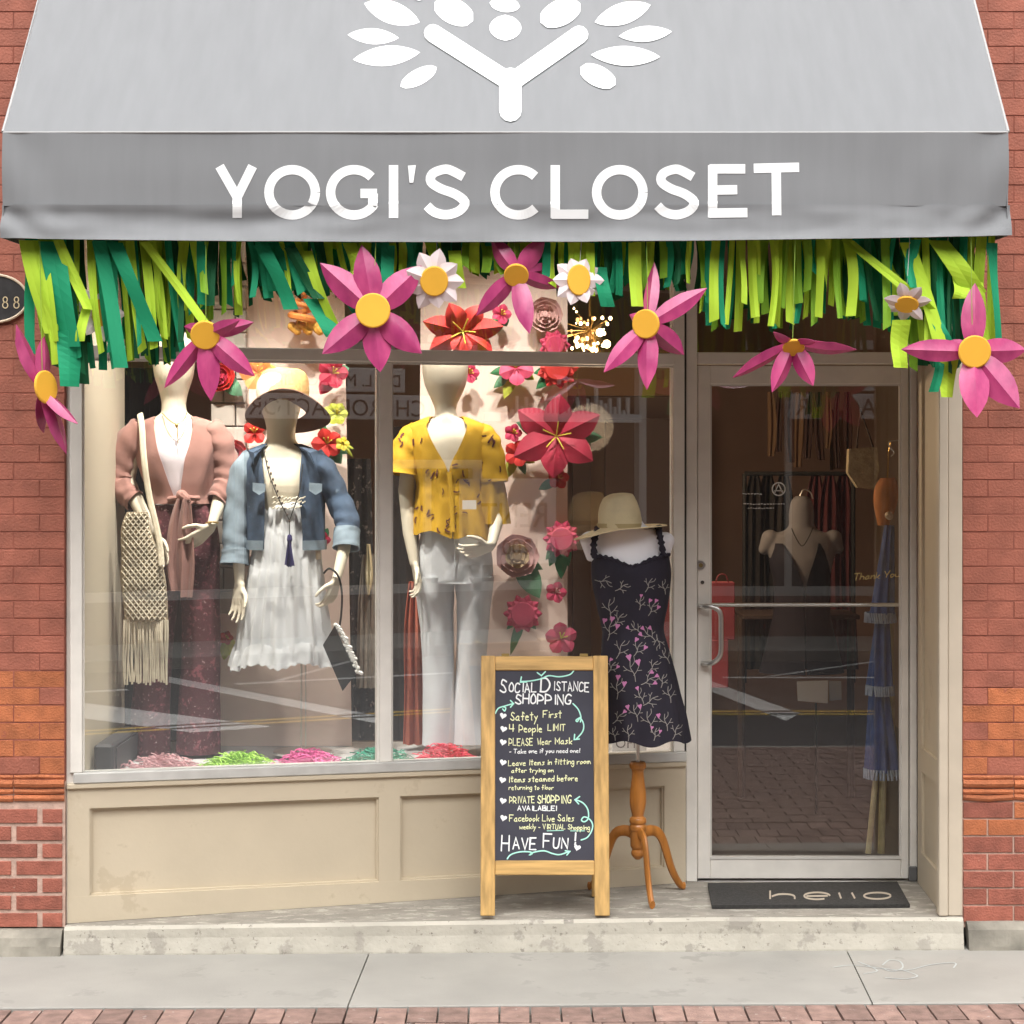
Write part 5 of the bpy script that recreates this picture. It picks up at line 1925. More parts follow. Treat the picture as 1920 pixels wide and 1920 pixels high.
turned([(1428, 13), (1432, 15.5), (1439, 15.5), (1443, 12), (1450, 11), (1465, 12.5), (1485, 15), (1505, 15.5), (1520, 13), (1530, 11), (1534, 15), (1541, 16), (1545, 14), (1549, 16), (1556, 15.5), (1560, 14), (1585, 14), (1592, 11), (1597, 12.5), (1603, 12), (1607, 9), (1611, 5)], 1196, YF4, oak, 'turned_column', st4)


def tleg(foot, knee):
    a = P(1196, 1568, YF4)
    b = knee
    c = foot
    m1 = a + (b - a) * .5 + Vector((0, 0, .025))
    pts = [a, m1, b, b + (c - b) * .55 + Vector((0, 0, -.012)), c + Vector((0, 0, .022)), c + Vector(((c - b).x * .2, (c - b).y * .2, .012))]
    pp = curve(pts, 5)
    n = len(pp)
    M('leg', tube(pp, [(.012, .026 - .012 * min(1, i / n * 1.2) + .006 * max(0, (i / n - .85) * 6)) for i in range(n)], 10, True), oak, st4, smooth=True)


FF = lambda px, py: (lambda d: Vector(((px - 960) / FPX * d, d + CAMY, .137)))((EYE - .137) * FPX / (py - 875))
for fx, fy in ((1221, 1701), (1275, 1668), (1112, 1668)):
    ft = FF(fx, fy)
    ax_ = P(1196, 1568, YF4)
    out = Vector((ft.x - ax_.x, ft.y - ax_.y, 0))
    kn = ax_ + out * .55
    kn.z = .37
    tleg(ft, kn)

drs = T('floral_dress', 'black sundress with pink trumpet flower print on the outdoor bust form', 'dress', P(1190, 1200, YF4))
bd = mat('black_crepe', (.013, .010, .020), .85, var=.2, vscale=9, bump=.15, bscale=200)
DR = gar('skirt', [(1182, 1046, 71, .115), (1183, 1070, 75, .128), (1184, 1100, 73, .125), (1185, 1130, 68, .118), (1186, 1165, 60, .105), (1187, 1185, 58, .102), (1190, 1215, 63, .115), (1196, 1260, 69, .13), (1203, 1310, 74, .145), (1209, 1350, 77, .155), (1213, 1386, 79, .16)], YF4, bd, drs, n=110,
         fn=lambda s, a: 1 + (.004 + .055 * max(0, s - .45)) * math.sin(a * 9 + 2 * s) + .05 * max(0, s - .5) * math.sin(a * 4 + 1), hem=lambda s, a: ((1 - s) ** 10) * (.018 * abs(math.cos(a)) - .024 * max(0, -math.sin(a)) ** 8 + .004 * math.sin(a * 30)) + s ** 8 * .010 * math.sin(a * 5), sub=4)
q = []
for k in range(72):
    a = 2 * PI * k / 72
    p = RG([(1182, 1048, 73, .118)], YF4)[0]
    z = p[2] + .018 * abs(math.cos(a)) - .024 * max(0, -math.sin(a)) ** 8 + .004 * math.sin(k * 2.2)
    q.append(Vector((p[0] + math.cos(a) * p[3] * (1 + .02 * math.sin(k * 2.2)), p[1] + math.sin(a) * p[4] * (1 + .03 * math.sin(k * 2.2)), z)))
M('neckline_ruffle', tube(q + [q[0]], .0065, 6, False), bd, drs, smooth=True)
for pts in ([P(1116, 1046, YF4 - .07), P(1113, 1022, YF4 - .085), P(1118, 1000, YF4 - .06), P(1122, 988, YF4)], [P(1244, 1042, YF4 - .07), P(1240, 1018, YF4 - .085), P(1236, 998, YF4 - .06), P(1234, 988, YF4)]):
    pp = curve(pts, 6)
    M('ruffled_strap', tube(pp, [(.013 + .005 * math.sin(i * 2.3), .010) for i in range(len(pp))], 8), bd, drs, smooth=True)
# printed sprigs, laid on the cloth
bt = bvh_of(DR)
wh, pk = [], []


def sprig(x, y, s, rot, pink=True):
    c_, s_ = math.cos(rot), math.sin(rot)
    tf = lambda pts: [Vector((x + s * (a * c_ - b * s_), y + s * (a * s_ + b * c_))) for a, b in pts]
    wh.append(stamp(bt, ribbon(cat2(tf([(0, 14), (1, 6), (-1, -2), (1, -10)]), 4), 1.35, 1)))
    for tw in ([(0, 7), (5, 3), (9, -2)], [(0, 3), (-5, -1), (-8, -6)], [(0, -3), (5, -7), (6, -12)], [(-5, -1), (-9, -1)], [(5, 3), (10, 4)]):
        wh.append(stamp(bt, ribbon(cat2(tf(tw), 3), 1.15, 1)))
    if pink:
        for (a, b, r) in ((1, -12, .2), (9, -4, .9), (-8, -8, -.6)):
            if rnd.random() < .55:
                cc, ss = math.cos(r), math.sin(r)
                tri = [(a - .6, b + 3), (a - 3.4, b - 3.4), (a - 1.6, b - 4.6), (a, b - 4), (a + 2, b - 4.8), (a + 3.2, b - 3)]
                v = tf(tri)
                pk.append(stamp(bt, (v, [(0, 1, 2, 3), (0, 3, 4, 5)]), .0024))


for (x, y, s, r, p_) in ((1135, 1090, 1.2, 1.9, False), (1215, 1095, 1.3, .3, False), (1245, 1100, 1.0, -.3, False), (1140, 1140, 1.3, .1, False), (1158, 1160, 1.0, .6, False), (1200, 1130, 1.0, -.2, True), (1222, 1140, 1.0, .4, True),
                         (1145, 1180, 1.2, .3, True), (1190, 1178, 1.1, -.5, True), (1215, 1190, 1.1, -.8, True), (1235, 1205, 1.1, 2.4, False), (1165, 1215, 1.3, .1, False), (1195, 1215, 1.2, .5, True), (1250, 1230, 1.1, -.5, False), (1182, 1255, 1.4, -.2, True), (1225, 1248, 1.2, .3, False),
                         (1150, 1250, 1.1, .6, True), (1215, 1275, 1.2, .6, True), (1240, 1275, 1.1, .0, True), (1160, 1290, 1.4, .3, True), (1200, 1305, 1.2, -.2, True), (1222, 1312, 1.1, .5, False), (1256, 1300, 1.3, .1, False), (1190, 1335, 1.2, -.3, True), (1215, 1350, 1.3, .2, False),
                         (1160, 1345, 1.2, .5, True), (1245, 1352, 1.2, -.3, True), (1180, 1372, 1.0, .4, False), (1265, 1370, 1.0, .2, True), (1228, 1375, 1.0, .6, True), (1150, 1375, 1, 0, False), (1165, 1100, 1.0, .8, False)):
    sprig(x + rnd.uniform(-3, 3), y, s * rnd.uniform(.9, 1.25), r + rnd.uniform(-.5, .5), p_)
M('printed_sprigs', clean(join(*wh)), mat('print_grey_stem', (.27, .25, .23), .85), drs, kind='stuff')
M('printed_blooms', clean(join(*pk)), mat('print_pink', (.48, .18, .36), .85), drs, kind='stuff')
tg = M('price_tag', box(*(lambda a, b: (a.x, b.x, YF4 - .02, YF4 - .018, b.z, a.z))(P(1240, 1096, YF4 - .02), P(1252, 1127, YF4 - .02))), mat('tag_white', (.7, .7, .68), .6))
setorigin(tg, P(1246, 1096, YF4 - .02))
tag(tg, 'white paper price tag hanging at the black dress armhole', 'price tag')

sh = T('straw_hat', 'natural straw fedora with wavy brim resting on the outdoor bust form', 'hat', P(1165, 985, YF4))
straw = mat('natural_straw', (.70, .59, .37), .9, var=.15, vscale=9, bump=.35, bscale=140)
c0 = P(1163, 986, YF4)
nr, na = 8, 64
V, F = [], []
for i in range(nr + 1):
    t = i / nr
    for k in range(na):
        a = 2 * PI * k / na
        rx, ry = .088 + (.190 - .088) * t, .095 + (.175 - .095) * t
        x = rx * math.cos(a)
        z = -.006 - .048 * max(0, -math.cos(a)) ** 1.3 * t + .010 * max(0, math.cos(a)) * t + .004 * math.sin(a * 2) * t + .012 * max(0, -math.sin(a)) * t * math.cos(a)
        V.append(c0 + Vector((x, ry * math.sin(a), z)))
for i in range(nr):
    for k in range(na):
        a, b = i * na + k, i * na + (k + 1) % na
        F.append((a, b, b + na, a + na))
M('brim', thick((V, F), .004), straw, sh, smooth=True)
rg = RG([(1162, 990, 42, .097), (1161, 975, 41, .095), (1160, 958, 39, .09), (1160, 942, 34, .082), (1162, 932, 28, .070), (1166, 926, 19, .05), (1168, 924, 5, .015)], YF4)
crv = loft(lerp_rings(rg, 4), 40, True, lambda i, a: 1 - .05 * max(0, -math.sin(a)) * (i > 8) + .03 * math.cos(a) * (i < 14))
M('crown', crv, straw, sh, smooth=True)
gar('hat_band', [(1162, 989, 43.4, .099), (1161.7, 981, 43, .098)], YF4, mat('straw_band', (.46, .35, .18), .9), sh, n=40, sub=2, th=.002)

# ================================================================ paper flowers inside
red = mat('red_cardstock', (.55, .025, .02), .65, var=.2, vscale=12, bump=.1, bscale=30)
crim = mat('crimson_cardstock', (.38, .012, .045), .65, var=.2, vscale=12)
pinkp = mat('hot_pink_cardstock', (.62, .075, .16), .65, var=.15, vscale=12)
pinkd = mat('deep_pink_cardstock', (.50, .03, .10), .65, var=.15, vscale=12)
pinkl = mat('light_pink_cardstock', (.62, .36, .34), .7, var=.12, vscale=12)
orng = mat('orange_cardstock', (.66, .22, .05), .65, var=.2, vscale=12)
yel = mat('yellow_cardstock', (.66, .55, .06), .65, var=.15, vscale=12)
lg_ = mat('yellow_green_cardstock', (.42, .46, .05), .65, var=.2, vscale=12)
leafm = mat('green_cardstock', (.025, .17, .06), .65, var=.2, vscale=12)
leafs = mat('sage_cardstock', (.10, .26, .14), .65, var=.2, vscale=12)
YP = 1.13


def pflower(kind, cx, cy, r, m, label, y=YP - .03, n=6, spin=0.0, leaves=(), m2=None, cm=None, hwk=.45, fwd=.03, squash=1.0):
    k = (y - CAMY) / FPX
    c = P(cx, cy, y)
    t = T('paper_flower', label, 'paper flower', c, 'paper flowers in the window display')
    R = r * k
    if kind == 'lily':
        for i in range(n):
            a = spin + 2 * PI * i / n
            L = R * rnd.uniform(.88, 1.08)
            M('petal', petal(c, c + Vector((math.cos(a) * L, -fwd * rnd.uniform(.2, 1), math.sin(a) * L * squash)), R * hwk * .62, .02, base=.25, crease=.3), m, t, smooth=True)
        for i in range(5):
            a = spin + 1 + 2 * PI * i / 5
            M('stamen', tube(curve([c + Vector((0, -.01, 0)), c + Vector((math.cos(a) * R * .12, -.045, math.sin(a) * R * .12)), c + Vector((math.cos(a) * R * .33, -.06, math.sin(a) * R * .33))], 3), .0028, 5), cm or yel, t)
    elif kind == 'daisy':
        for lay in range(2):
            for i in range(n):
                a = spin + 2 * PI * (i + lay * .5) / n
                L = R * (1.0 - .18 * lay)
                M('petal', petal(c + Vector((0, -.006 * lay, 0)), c + Vector((math.cos(a) * L, -.018 - .012 * lay, math.sin(a) * L)), R * 1.15 / n * 1.9, .01, base=.5, wide=.62, crease=.35), (m if lay else (m2 or m)), t, smooth=True)
        disc3(c + Vector((0, -.03, 0)), Vector((0, -1, 0)), R * .60, 'centre', cm or m, t)
    elif kind == 'rose':
        for lay in range(4):
            nn_ = 7 - lay
            for i in range(nn_):
                a = spin + lay * .5 + 2 * PI * i / nn_
                L = R * (1 - .22 * lay)
                b = c + Vector((0, -.010 * lay, 0))
                M('petal', petal(b, b + Vector((math.cos(a) * L, -.014, math.sin(a) * L)), L * .50, -.02, base=.6, wide=.7, crease=-.25), (m2 if m2 and lay > 1 else m), t, smooth=True)
        disc3(c + Vector((0, -.045, 0)), Vector((0, -1, 0)), R * .16, 'centre', cm or m2 or m, t)
    elif kind == 'bloom':
        for i in range(n):
            a = spin + 2 * PI * i / n
            M('petal', petal(c, c + Vector((math.cos(a) * R, -.03, math.sin(a) * R)), R * .42, .012, base=.4, wide=.66, crease=.3), m, t, smooth=True)
        for i in range(3):
            a = spin + i * .7
            M('stamen', tube([c + Vector((0, -.01, 0)), c + Vector((math.cos(a) * R * .4, -.05, math.sin(a) * R * .4))], .003, 5), cm or yel, t)
    for (lx, ly, mm_, ww) in leaves:
        M('leaf', petal(c + Vector((0, .012, 0)), P(lx, ly, y + .005), ww * k, .008, base=.3, wide=.45, crease=.25), mm_, t, smooth=True)
    return t


pflower('lily', 868, 622, 74, red, 'large red paper lily above the transom bar over the yellow blouse', n=7, spin=.15, y=.66, leaves=((935, 600, leafm, 12),), fwd=.05, squash=.8)
pflower('lily', 1043, 818, 84, crim, 'large crimson paper lily on the right edge of the peach backdrop', n=6, spin=.45, leaves=((968, 792, leafs, 17), (1131, 820, leafs, 16)), hwk=.52, y=1.05, fwd=.06)
pflower('daisy', 1053, 1010, 36, pinkp, 'pink paper daisy level with the straw hat brim', n=10, m2=pinkd, leaves=((1030, 1062, leafm, 11), (1052, 1086, leafm, 13), (1066, 1062, leafm, 12), (1023, 1050, leafs, 9)))
pflower('daisy', 980, 1150, 37, pinkp, 'pink paper daisy just above the chalkboard', n=10, m2=pinkd, leaves=((957, 1228, leafm, 8), (967, 1208, leafm, 8), (950, 1180, leafm, 7), (1005, 1180, leafs, 8)))
pflower('bloom', 1042, 1110, 21, pinkd, 'small deep pink paper bloom at the backdrop edge', n=5, m2=pinkp, cm=pinkl)
pflower('bloom', 1052, 1196, 31, pinkp, 'pink paper trumpet flower with yellow stamens touching the chalkboard top', n=5, spin=.4, y=1.02)
pflower('bloom', 1047, 897, 21, red, 'small red paper bloom under the crimson lily', n=5, spin=.2, cm=orng, leaves=((1010, 918, leafm, 9),))
pflower('bloom', 970, 850, 26, red, 'red paper bloom left of the crimson lily', n=5, cm=pinkl, leaves=((945, 900, lg_, 11), (1003, 868, lg_, 9), (985, 890, leafs, 8)))
pflower('bloom', 962, 812, 18, pinkd, 'small pink paper bud above the red bloom', n=5)
pflower('rose', 970, 1042, 42, pinkl, 'pale pink paper rosette with beige heart', m2=mat('beige_cardstock', (.52, .38, .22), .7), leaves=((1012, 1122, leafs, 22), (1018, 1068, leafs, 10)))
pflower('bloom', 968, 690, 34, pinkp, 'pink paper bloom hanging just below the transom bar', n=5, spin=1.0, leaves=((918, 700, leafm, 9), (925, 728, leafs, 10), (945, 748, lg_, 11), (1002, 712, lg_, 10)))
pflower('daisy', 1045, 690, 40, red, 'red paper daisy hanging just below the transom bar', n=9, leaves=((1005, 730, leafm, 11), (1000, 700, leafm, 9)))
pflower('rose', 1022, 590, 34, pinkl, 'faint peach paper rose above the transom bar', m2=pinkl)
pflower('daisy', 1040, 648, 30, pinkd, 'pink paper daisy half hidden by the transom bar', n=9)
pflower('bloom', 940, 590, 20, pinkd, 'deep pink paper bloom above the bar with green leaves', n=5, leaves=((925, 600, leafm, 11), (950, 612, leafs, 10), (932, 625, leafm, 9)))
pflower('bloom', 880, 700, 20, pinkd, 'small pink paper bloom beside the yellow blouse mannequin\'s head', n=5, leaves=((895, 712, leafm, 7),), y=1.1)
pflower('bloom', 614, 832, 30, red, 'orange red paper bloom right of the denim jacket collar', n=5, spin=.6, leaves=((602, 790, leafm, 8), (640, 870, leafs, 14), (655, 850, leafs, 9)), y=1.08)
pflower('bloom', 643, 832, 14, yel, 'tiny yellow paper bloom beside the orange red one', n=5, leaves=((664, 842, lg_, 3), (662, 858, lg_, 3)), y=1.06)
pflower('bloom', 632, 776, 22, lg_, 'yellow green paper bloom near the brown hat', n=6, leaves=((607, 765, lg_, 10), (612, 782, leafm, 7)), y=1.08)
pflower('bloom', 605, 1012, 17, pinkd, 'deep pink paper bloom beside the denim cuff', n=5, leaves=((615, 990, leafm, 7),), y=1.08)
pflower('bloom', 426, 1195, 14, red, 'small red paper bloom low between the first two mannequins', n=5, leaves=((437, 1232, lg_, 13), (420, 1238, lg_, 10)), y=1.08)
pflower('rose', 412, 705, 30, red, 'red paper rose above the pink cardigan shoulder', m2=crim, leaves=((455, 742, leafs, 15), (400, 738, pinkl, 12)), y=1.05)
pflower('rose', 436, 852, 30, red, 'round red paper ball beside the pink cardigan', m2=crim, y=1.05)
pflower('bloom', 484, 700, 34, orng, 'orange paper bloom above the brown hat', n=6, cm=yel, leaves=((520, 690, yel, 12),), y=1.02)
pflower('bloom', 625, 700, 30, crim, 'crimson paper bloom under the transom bar', n=5, cm=yel, leaves=((600, 740, crim, 14), (655, 690, leafs, 12)), y=1.06)
pflower('bloom', 478, 812, 24, red, 'flat red paper bloom beside the denim mannequin\'s neck', n=4, spin=.8, y=1.1)

# orange spiral cone seen above the bar
sp = T('paper_cone', 'orange spiral paper cone hanging above the transom bar', 'ornament', P(565, 590, 1.0))
pts = [P(565, 530, 1.0) + Vector((math.cos(t * .5) * .0015 * t, math.sin(t * .5) * .0015 * t, -.0045 * t)) for t in range(40)]
M('cone', tube(pts, [.004 + .00035 * i for i in range(40)], 7), orng, sp, smooth=True)
sp2 = M('fruit_garland', join(*[capsule(P(548 + k * 7, 612 + 6 * math.sin(k * 2), 1.0), P(551 + k * 7, 616 + 6 * math.sin(k * 2), 1.0), .022, .018, 8) for k in range(9)]), mat('orange_yellow_paper', (.62, .33, .05), .7, var=.4, vscale=14), None, smooth=True)
setorigin(sp2, P(580, 612, 1.0))
tag(sp2, 'orange and yellow paper garland just above the transom bar', 'garland')

# shredded paper heaps on the display floor
def shred(x0, x1, y, m, label, n=420, hgt=.07):
    q = []
    a, b = P(x0, 1420, y).x, P(x1, 1420, y).x
    c, hw_ = (a + b) / 2, (b - a) / 2
    for _ in range(n):
        u = rnd.gauss(0, .42)
        v = rnd.gauss(0, .45)
        if abs(u) > 1 or abs(v) > 1:
            continue
        x, yy = c + u * hw_, y + v * .11
        z = .632 + hgt * max(0, 1 - (u * u + v * v)) * rnd.uniform(.1, 1)
        p = Vector((x, yy, z))
        an = rnd.uniform(0, PI)
        d = Vector((math.cos(an), math.sin(an) * .6, rnd.uniform(-.4, .4))) * rnd.uniform(.012, .028)
        mid = p + Vector((rnd.uniform(-.008, .008), rnd.uniform(-.008, .008), rnd.uniform(0, .012)))
        p0_, p1_ = p - d, p + d
        p0_.z, p1_.z = max(p0_.z, .632), max(p1_.z, .632)
        q.append(tube([p0_, mid, p1_], .0022, 3))
    o = M('shredded_paper', join(*q), m, None, kind='stuff')
    tag(o, label, 'shredded paper', 'heaps of shredded paper')


shred(215, 395, .42, mat('pale_pink_shred', (.62, .36, .38), .7), 'pale pink shredded paper heap at the left of the display floor')
shred(370, 525, .50, mat('lime_shred', (.34, .60, .08), .7), 'lime green shredded paper heap between pale and hot pink heaps')
shred(505, 650, .56, mat('hot_pink_shred', (.68, .12, .34), .7), 'hot pink shredded paper heap at the foot of the stand pole')
shred(635, 790, .62, mat('teal_shred', (.03, .28, .18), .7), 'teal green shredded paper heap crossing behind the mullion')
shred(765, 905, .64, mat('coral_pink_shred', (.70, .07, .12), .7), 'coral red shredded paper heap at the feet of the white jeans', hgt=.085)

# hanging clothes behind, between panel and mullion
rk = T('garment_rack', 'dark patterned trousers and pale fringed scarves hanging behind the window mullion', 'hanging clothes', P(690, 1100, 1.6))
tail('dark_trousers', [(672, 860, .8), (672, 1100, 1.0), (674, 1300, 1.0), (676, 1396, 1.0)], .14, mat('black_floral_print', (.02, .018, .018), .85, spots=[(30, .58, (.22, .18, .16))]), rk, 1.55, folds=2)
tail('fringed_scarf', [(694, 1040, .7), (692, 1120, 1.0), (690, 1290, 1.1)], .10, mat('grey_beige_knit', (.34, .30, .25), .9, var=.3, vscale=20, stretch=(6, 1, 1)), rk, 1.50, folds=4)
tail('cream_scarf', [(690, 1020, .3), (691, 1080, .7), (690, 1115, .2)], .05, mat('cream_scarf', (.55, .49, .33), .9), rk, 1.46, folds=2)
tail('dark_coat', [(745, 800, 1.0), (745, 1100, 1.0), (748, 1396, 1.0)], .20, mat('charcoal_coat', (.035, .03, .03), .9, var=.3, vscale=10), rk, 1.60, folds=3)
tail('shadowy_coat', [(255, 690, 1.2), (262, 900, 1.2), (270, 1396, 1.2)], .36, mat('black_coat', (.015, .012, .013), .8, var=.3, vscale=10), rk, 1.7, folds=5, amp=.03)
oc = T('sale_card', 'small white card reading OFF at the foot of the window behind the bust form rod', 'sign', P(1182, 1410, .80))
a, b = P(1148, 1412, .80), P(1212, 1368, .80)
M('card', box(a.x, b.x, .80, .808, a.z, b.z), mat('card_grey_white', (.58, .58, .56), .7), oc)
v_, f_ = text_mesh('OFF', .062)
M('lettering', ([Vector((a.x + .012 + v.x * .95, .7985, a.z + .022 + v.y)) for v in v_], f_), mat('card_ink', (.12, .12, .12), .7), oc)
rs = M('red_sign', box(*(lambda a, b: (a.x, b.x, 1.9, 1.93, b.z, a.z))(P(1235, 1118, 1.9), P(1262, 1245, 1.9))), mat('red_print', (.32, .03, .03), .7), None)
setorigin(rs, P(1248, 1245, 1.9))
tag(rs, 'dark red card behind the floral dress at the window\'s right end', 'card')

# ================================================================ seen through the door
f5 = T('interior_bust', 'white bust form in black dress deep inside the shop behind the door', 'mannequin', P(1503, 1240, 2.5))
tor = [(1503, 930, 10, .03), (1503, 940, 20, .05), (1503, 965, 24, .055), (1503, 985, 24, .055), (1503, 995, 34, .06), (1503, 1005, 60, .07), (1503, 1025, 66, .085), (1503, 1060, 58, .11), (1503, 1110, 48, .10), (1503, 1160, 50, .10), (1503, 1200, 55, .11)]
vf = join(loft(lerp_rings(RG(tor, 2.5), 3), 24), capsule(P(1444, 1010, 2.5), P(1432, 1030, 2.5), .05, .03), capsule(P(1562, 1010, 2.5), P(1572, 1028, 2.5), .05, .03))
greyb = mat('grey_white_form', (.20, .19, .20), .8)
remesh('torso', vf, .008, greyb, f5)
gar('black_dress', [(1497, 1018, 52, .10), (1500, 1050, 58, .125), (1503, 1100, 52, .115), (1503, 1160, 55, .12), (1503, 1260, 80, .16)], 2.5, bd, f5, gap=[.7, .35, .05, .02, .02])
M('necklace', tube(curve([P(1484, 990, 2.38), P(1492, 1008, 2.37), P(1504, 1024, 2.365), P(1516, 1008, 2.37), P(1524, 990, 2.38)], 4), .003, 5), black, f5)
M('hook', tube(curve([P(1503, 942, 2.5), P(1500, 930, 2.5), P(1508, 918, 2.5), P(1520, 924, 2.5), P(1524, 936, 2.5)], 5), .004, 6), steel, f5)
rr = T('clothes_rack', 'black metal clothes rack with burgundy and dark dresses inside the shop', 'clothes rack', P(1490, 1230, 3.0))
M('rail', join(tube([P(1396, 888, 3.0), P(1600, 888, 3.0)], .012, 8), tube([P(1396, 888, 3.0), P(1396, 1280, 3.0)], .012, 8), tube([P(1600, 888, 3.0), P(1600, 1280, 3.0)], .012, 8)), black, rr)
for k, (px, mm_) in enumerate(((1415, 'black_coat'), (1440, 'black_coat'), (1470, 'charcoal_coat'), (1530, 'burg'), (1556, 'burg'), (1582, 'burg'))):
    m_ = MATS.get(mm_) or mat('burg', (.10, .018, .022), .85, var=.2, vscale=10)
    tail('hanging_dress', [(px, 892, .5), (px, 950, 1.0), (px, 1100, 1.1), (px + 2, 1255, 1.3)], .11, m_, rr, 3.0 + .03 * (k % 2), folds=2.5)
wbg = T('wicker_bag', 'pale wicker bag with dark strap hanging inside the door', 'bag', P(1612, 880, 1.6))
M('body', thick(([P(1588, 842, 1.6), P(1640, 838, 1.6), P(1644, 880, 1.6), P(1636, 918, 1.6), P(1604, 914, 1.6), P(1586, 886, 1.6)], [(0, 1, 2, 3, 4, 5)]), .06), mat('pale_wicker', (.42, .34, .21), .9, var=.25, vscale=40, bump=.4, bscale=90), wbg)
M('strap', tube([P(1606, 842, 1.6), P(1613, 766, 1.6), P(1638, 842, 1.6)], .006, 6), brown_d, wbg)
obg = T('orange_bag', 'orange cloth bag with gold trinket hanging inside the door', 'bag', P(1662, 930, 1.5))
M('body', loft(lerp_rings(RG([(1664, 896, 14, .03), (1662, 915, 22, .05), (1660, 945, 22, .05), (1656, 985, 10, .03)], 1.5), 4), 20), mat('orange_cloth', (.42, .14, .03), .8, var=.2, vscale=12), obg, smooth=True)
M('strap', tube([P(1664, 896, 1.5), P(1666, 852, 1.5), P(1670, 830, 1.5)], .004, 6), gold, obg)
M('trinket', capsule(P(1666, 966, 1.43), P(1668, 968, 1.43), .018, .018, 8), mat('pale_trinket', (.5, .4, .3), .5), obg)
ps = T('beach_parasol', 'folded navy parasol with pale fringes leaning just inside the door', 'parasol', P(1655, 1600, 1.05))
nv = mat('navy_canvas', (.025, .06, .22), .8, var=.25, vscale=12)
frn = mat('pale_blue_fringe', (.30, .35, .45), .9, var=.2, vscale=40)
for (r0, r1, c0_, c1_, h0, h1) in ((985, 1150, 1668, 1655, 8, 20), (1165, 1285, 1655, 1650, 12, 22), (1290, 1445, 1648, 1655, 16, 30)):
    gar('canopy_fold', [(c0_, r0, h0, .03), ((c0_ + c1_) / 2, (r0 + r1) / 2, (h0 + h1) / 2, .05), (c1_, r1, h1, .07)], 1.05, nv, ps, n=48, fn=lambda s, a: 1 + .18 * math.sin(a * 7))
for (r0, c_, h) in ((1148, 1650, 26), (1284, 1650, 24), (1440, 1655, 34)):
    q = []
    for k in range(34):
        a = 2 * PI * k / 34
        p = RG([(c_, r0, h, .075)], 1.05)[0]
        b = Vector((p[0] + math.cos(a) * p[3], p[1] + math.sin(a) * p[4], p[2]))
        q.append(tube([b, b + Vector((rnd.uniform(-.008, .008), -.004, -.045))], .006, 4))
    M('fringe', join(*q), frn, ps)
M('pole', join(tube([P(1656, 1450, 1.05), P(1652, 1600, 1.05)], .016, 10)), mat('bamboo', (.40, .33, .17), .6, var=.2, vscale=20), ps)
M('pole', join(tube([P(1643, 1450, 1.03), P(1628, 1600, 1.03)], .013, 10)), mat('bamboo', (.40, .33, .17), .6), ps)
M('pole', tube([P(1670, 1120, 1.12), P(1672, 1440, 1.12)], .014, 10), mat('bamboo', (.40, .33, .17), .6), ps)
rb_ = T('red_gift_bag', 'red paper carrier bags stacked at the left just inside the door', 'bag', P(1357, 1290, 1.3))
M('bag', box(*(lambda a, b: (a.x, b.x, 1.3, 1.38, b.z, a.z))(P(1334, 1092, 1.3), P(1378, 1200, 1.3)), .004), mat('red_bag_paper', (.33, .04, .04), .7, var=.15, vscale=9), rb_)
M('bag', box(*(lambda a, b: (a.x, b.x, 1.28, 1.36, b.z, a.z))(P(1330, 1200, 1.28), P(1366, 1290, 1.28)), .004), mat('red_bag_paper', (.33, .04, .04), .7), rb_)
M('bag_handle', tube(curve([P(1342, 1092, 1.3), P(1348, 1078, 1.3), P(1360, 1078, 1.3), P(1366, 1092, 1.3)], 4), .003, 5), mat('red_bag_paper', (.33, .04, .04), .7), rb_)
tb = T('console_table', 'dark low table across the shop behind the push bar', 'table', P(1480, 1250, 2.8))
M('top', (lambda a, b: box(a.x, b.x, 2.6, 3.1, b.z, a.z, .004))(P(1385, 1148, 2.8), P(1600, 1156, 2.8)), brown_d, tb)
for px in (1390, 1595):
    M('leg', tube([P(px, 1156, 2.7), Vector((P(px, 1156, 2.7).x, 2.7, .134))], .02, 8), brown_d, tb)
for (px, py, r) in ((1452, 1160, .10),):
    pass
cd_ = T('paper_cards', 'two pale cards standing low inside the door', 'card', P(1530, 1320, 2.2))
M('card', thick(([P(1494, 1278, 2.2), P(1553, 1276, 2.2), P(1552, 1319, 2.2), P(1496, 1314, 2.2)], [(0, 1, 2, 3)]), .004), mat('pale_card', (.55, .56, .56), .7), cd_)
M('card', thick(([P(1554, 1277, 2.22), P(1577, 1277, 2.22), P(1578, 1312, 2.22), P(1555, 1314, 2.22)], [(0, 1, 2, 3)]), .004), mat('pale_card2', (.32, .33, .34), .7), cd_)
M('floor_stand', tube([P(1530, 1318, 2.21), Vector((P(1530, 1318, 2.21).x, 2.21, .134))], .006, 6), black, cd_)
ws_ = T('wall_scarves', 'brown scarves and belts hanging on the wall behind the door', 'hanging scarves', P(1500, 800, 3.6))
for k in range(9):
    px = 1445 + k * 18
    tail('scarf', [(px, 735, .6), (px + rnd.uniform(-4, 4), 800, 1.0), (px + rnd.uniform(-5, 5), 860 + rnd.uniform(-25, 20), .7)], rnd.uniform(.03, .06), mat('scarf_%s' % ('tan' if k % 3 == 0 else 'umber'), (.20, .12, .07) if k % 3 == 0 else (.07, .035, .03), .9), ws_, 3.6, folds=1.5, amp=.01)
pic = T('framed_panel', 'tall tan wooden board leaning on the wall deep inside the door', 'board', P(1575, 880, 4.0))
M('board', box(*(lambda a, b: (a.x, b.x, 4.0, 4.05, b.z, a.z))(P(1560, 770, 4.0), P(1592, 880, 4.0))), mat('tan_board', (.22, .15, .09), .7, var=.2, vscale=5), pic)
M('edge', box(*(lambda a, b: (a.x, b.x, 3.97, 4.0, b.z, a.z))(P(1556, 768, 4.0), P(1560, 882, 4.0))), brown_d, pic)
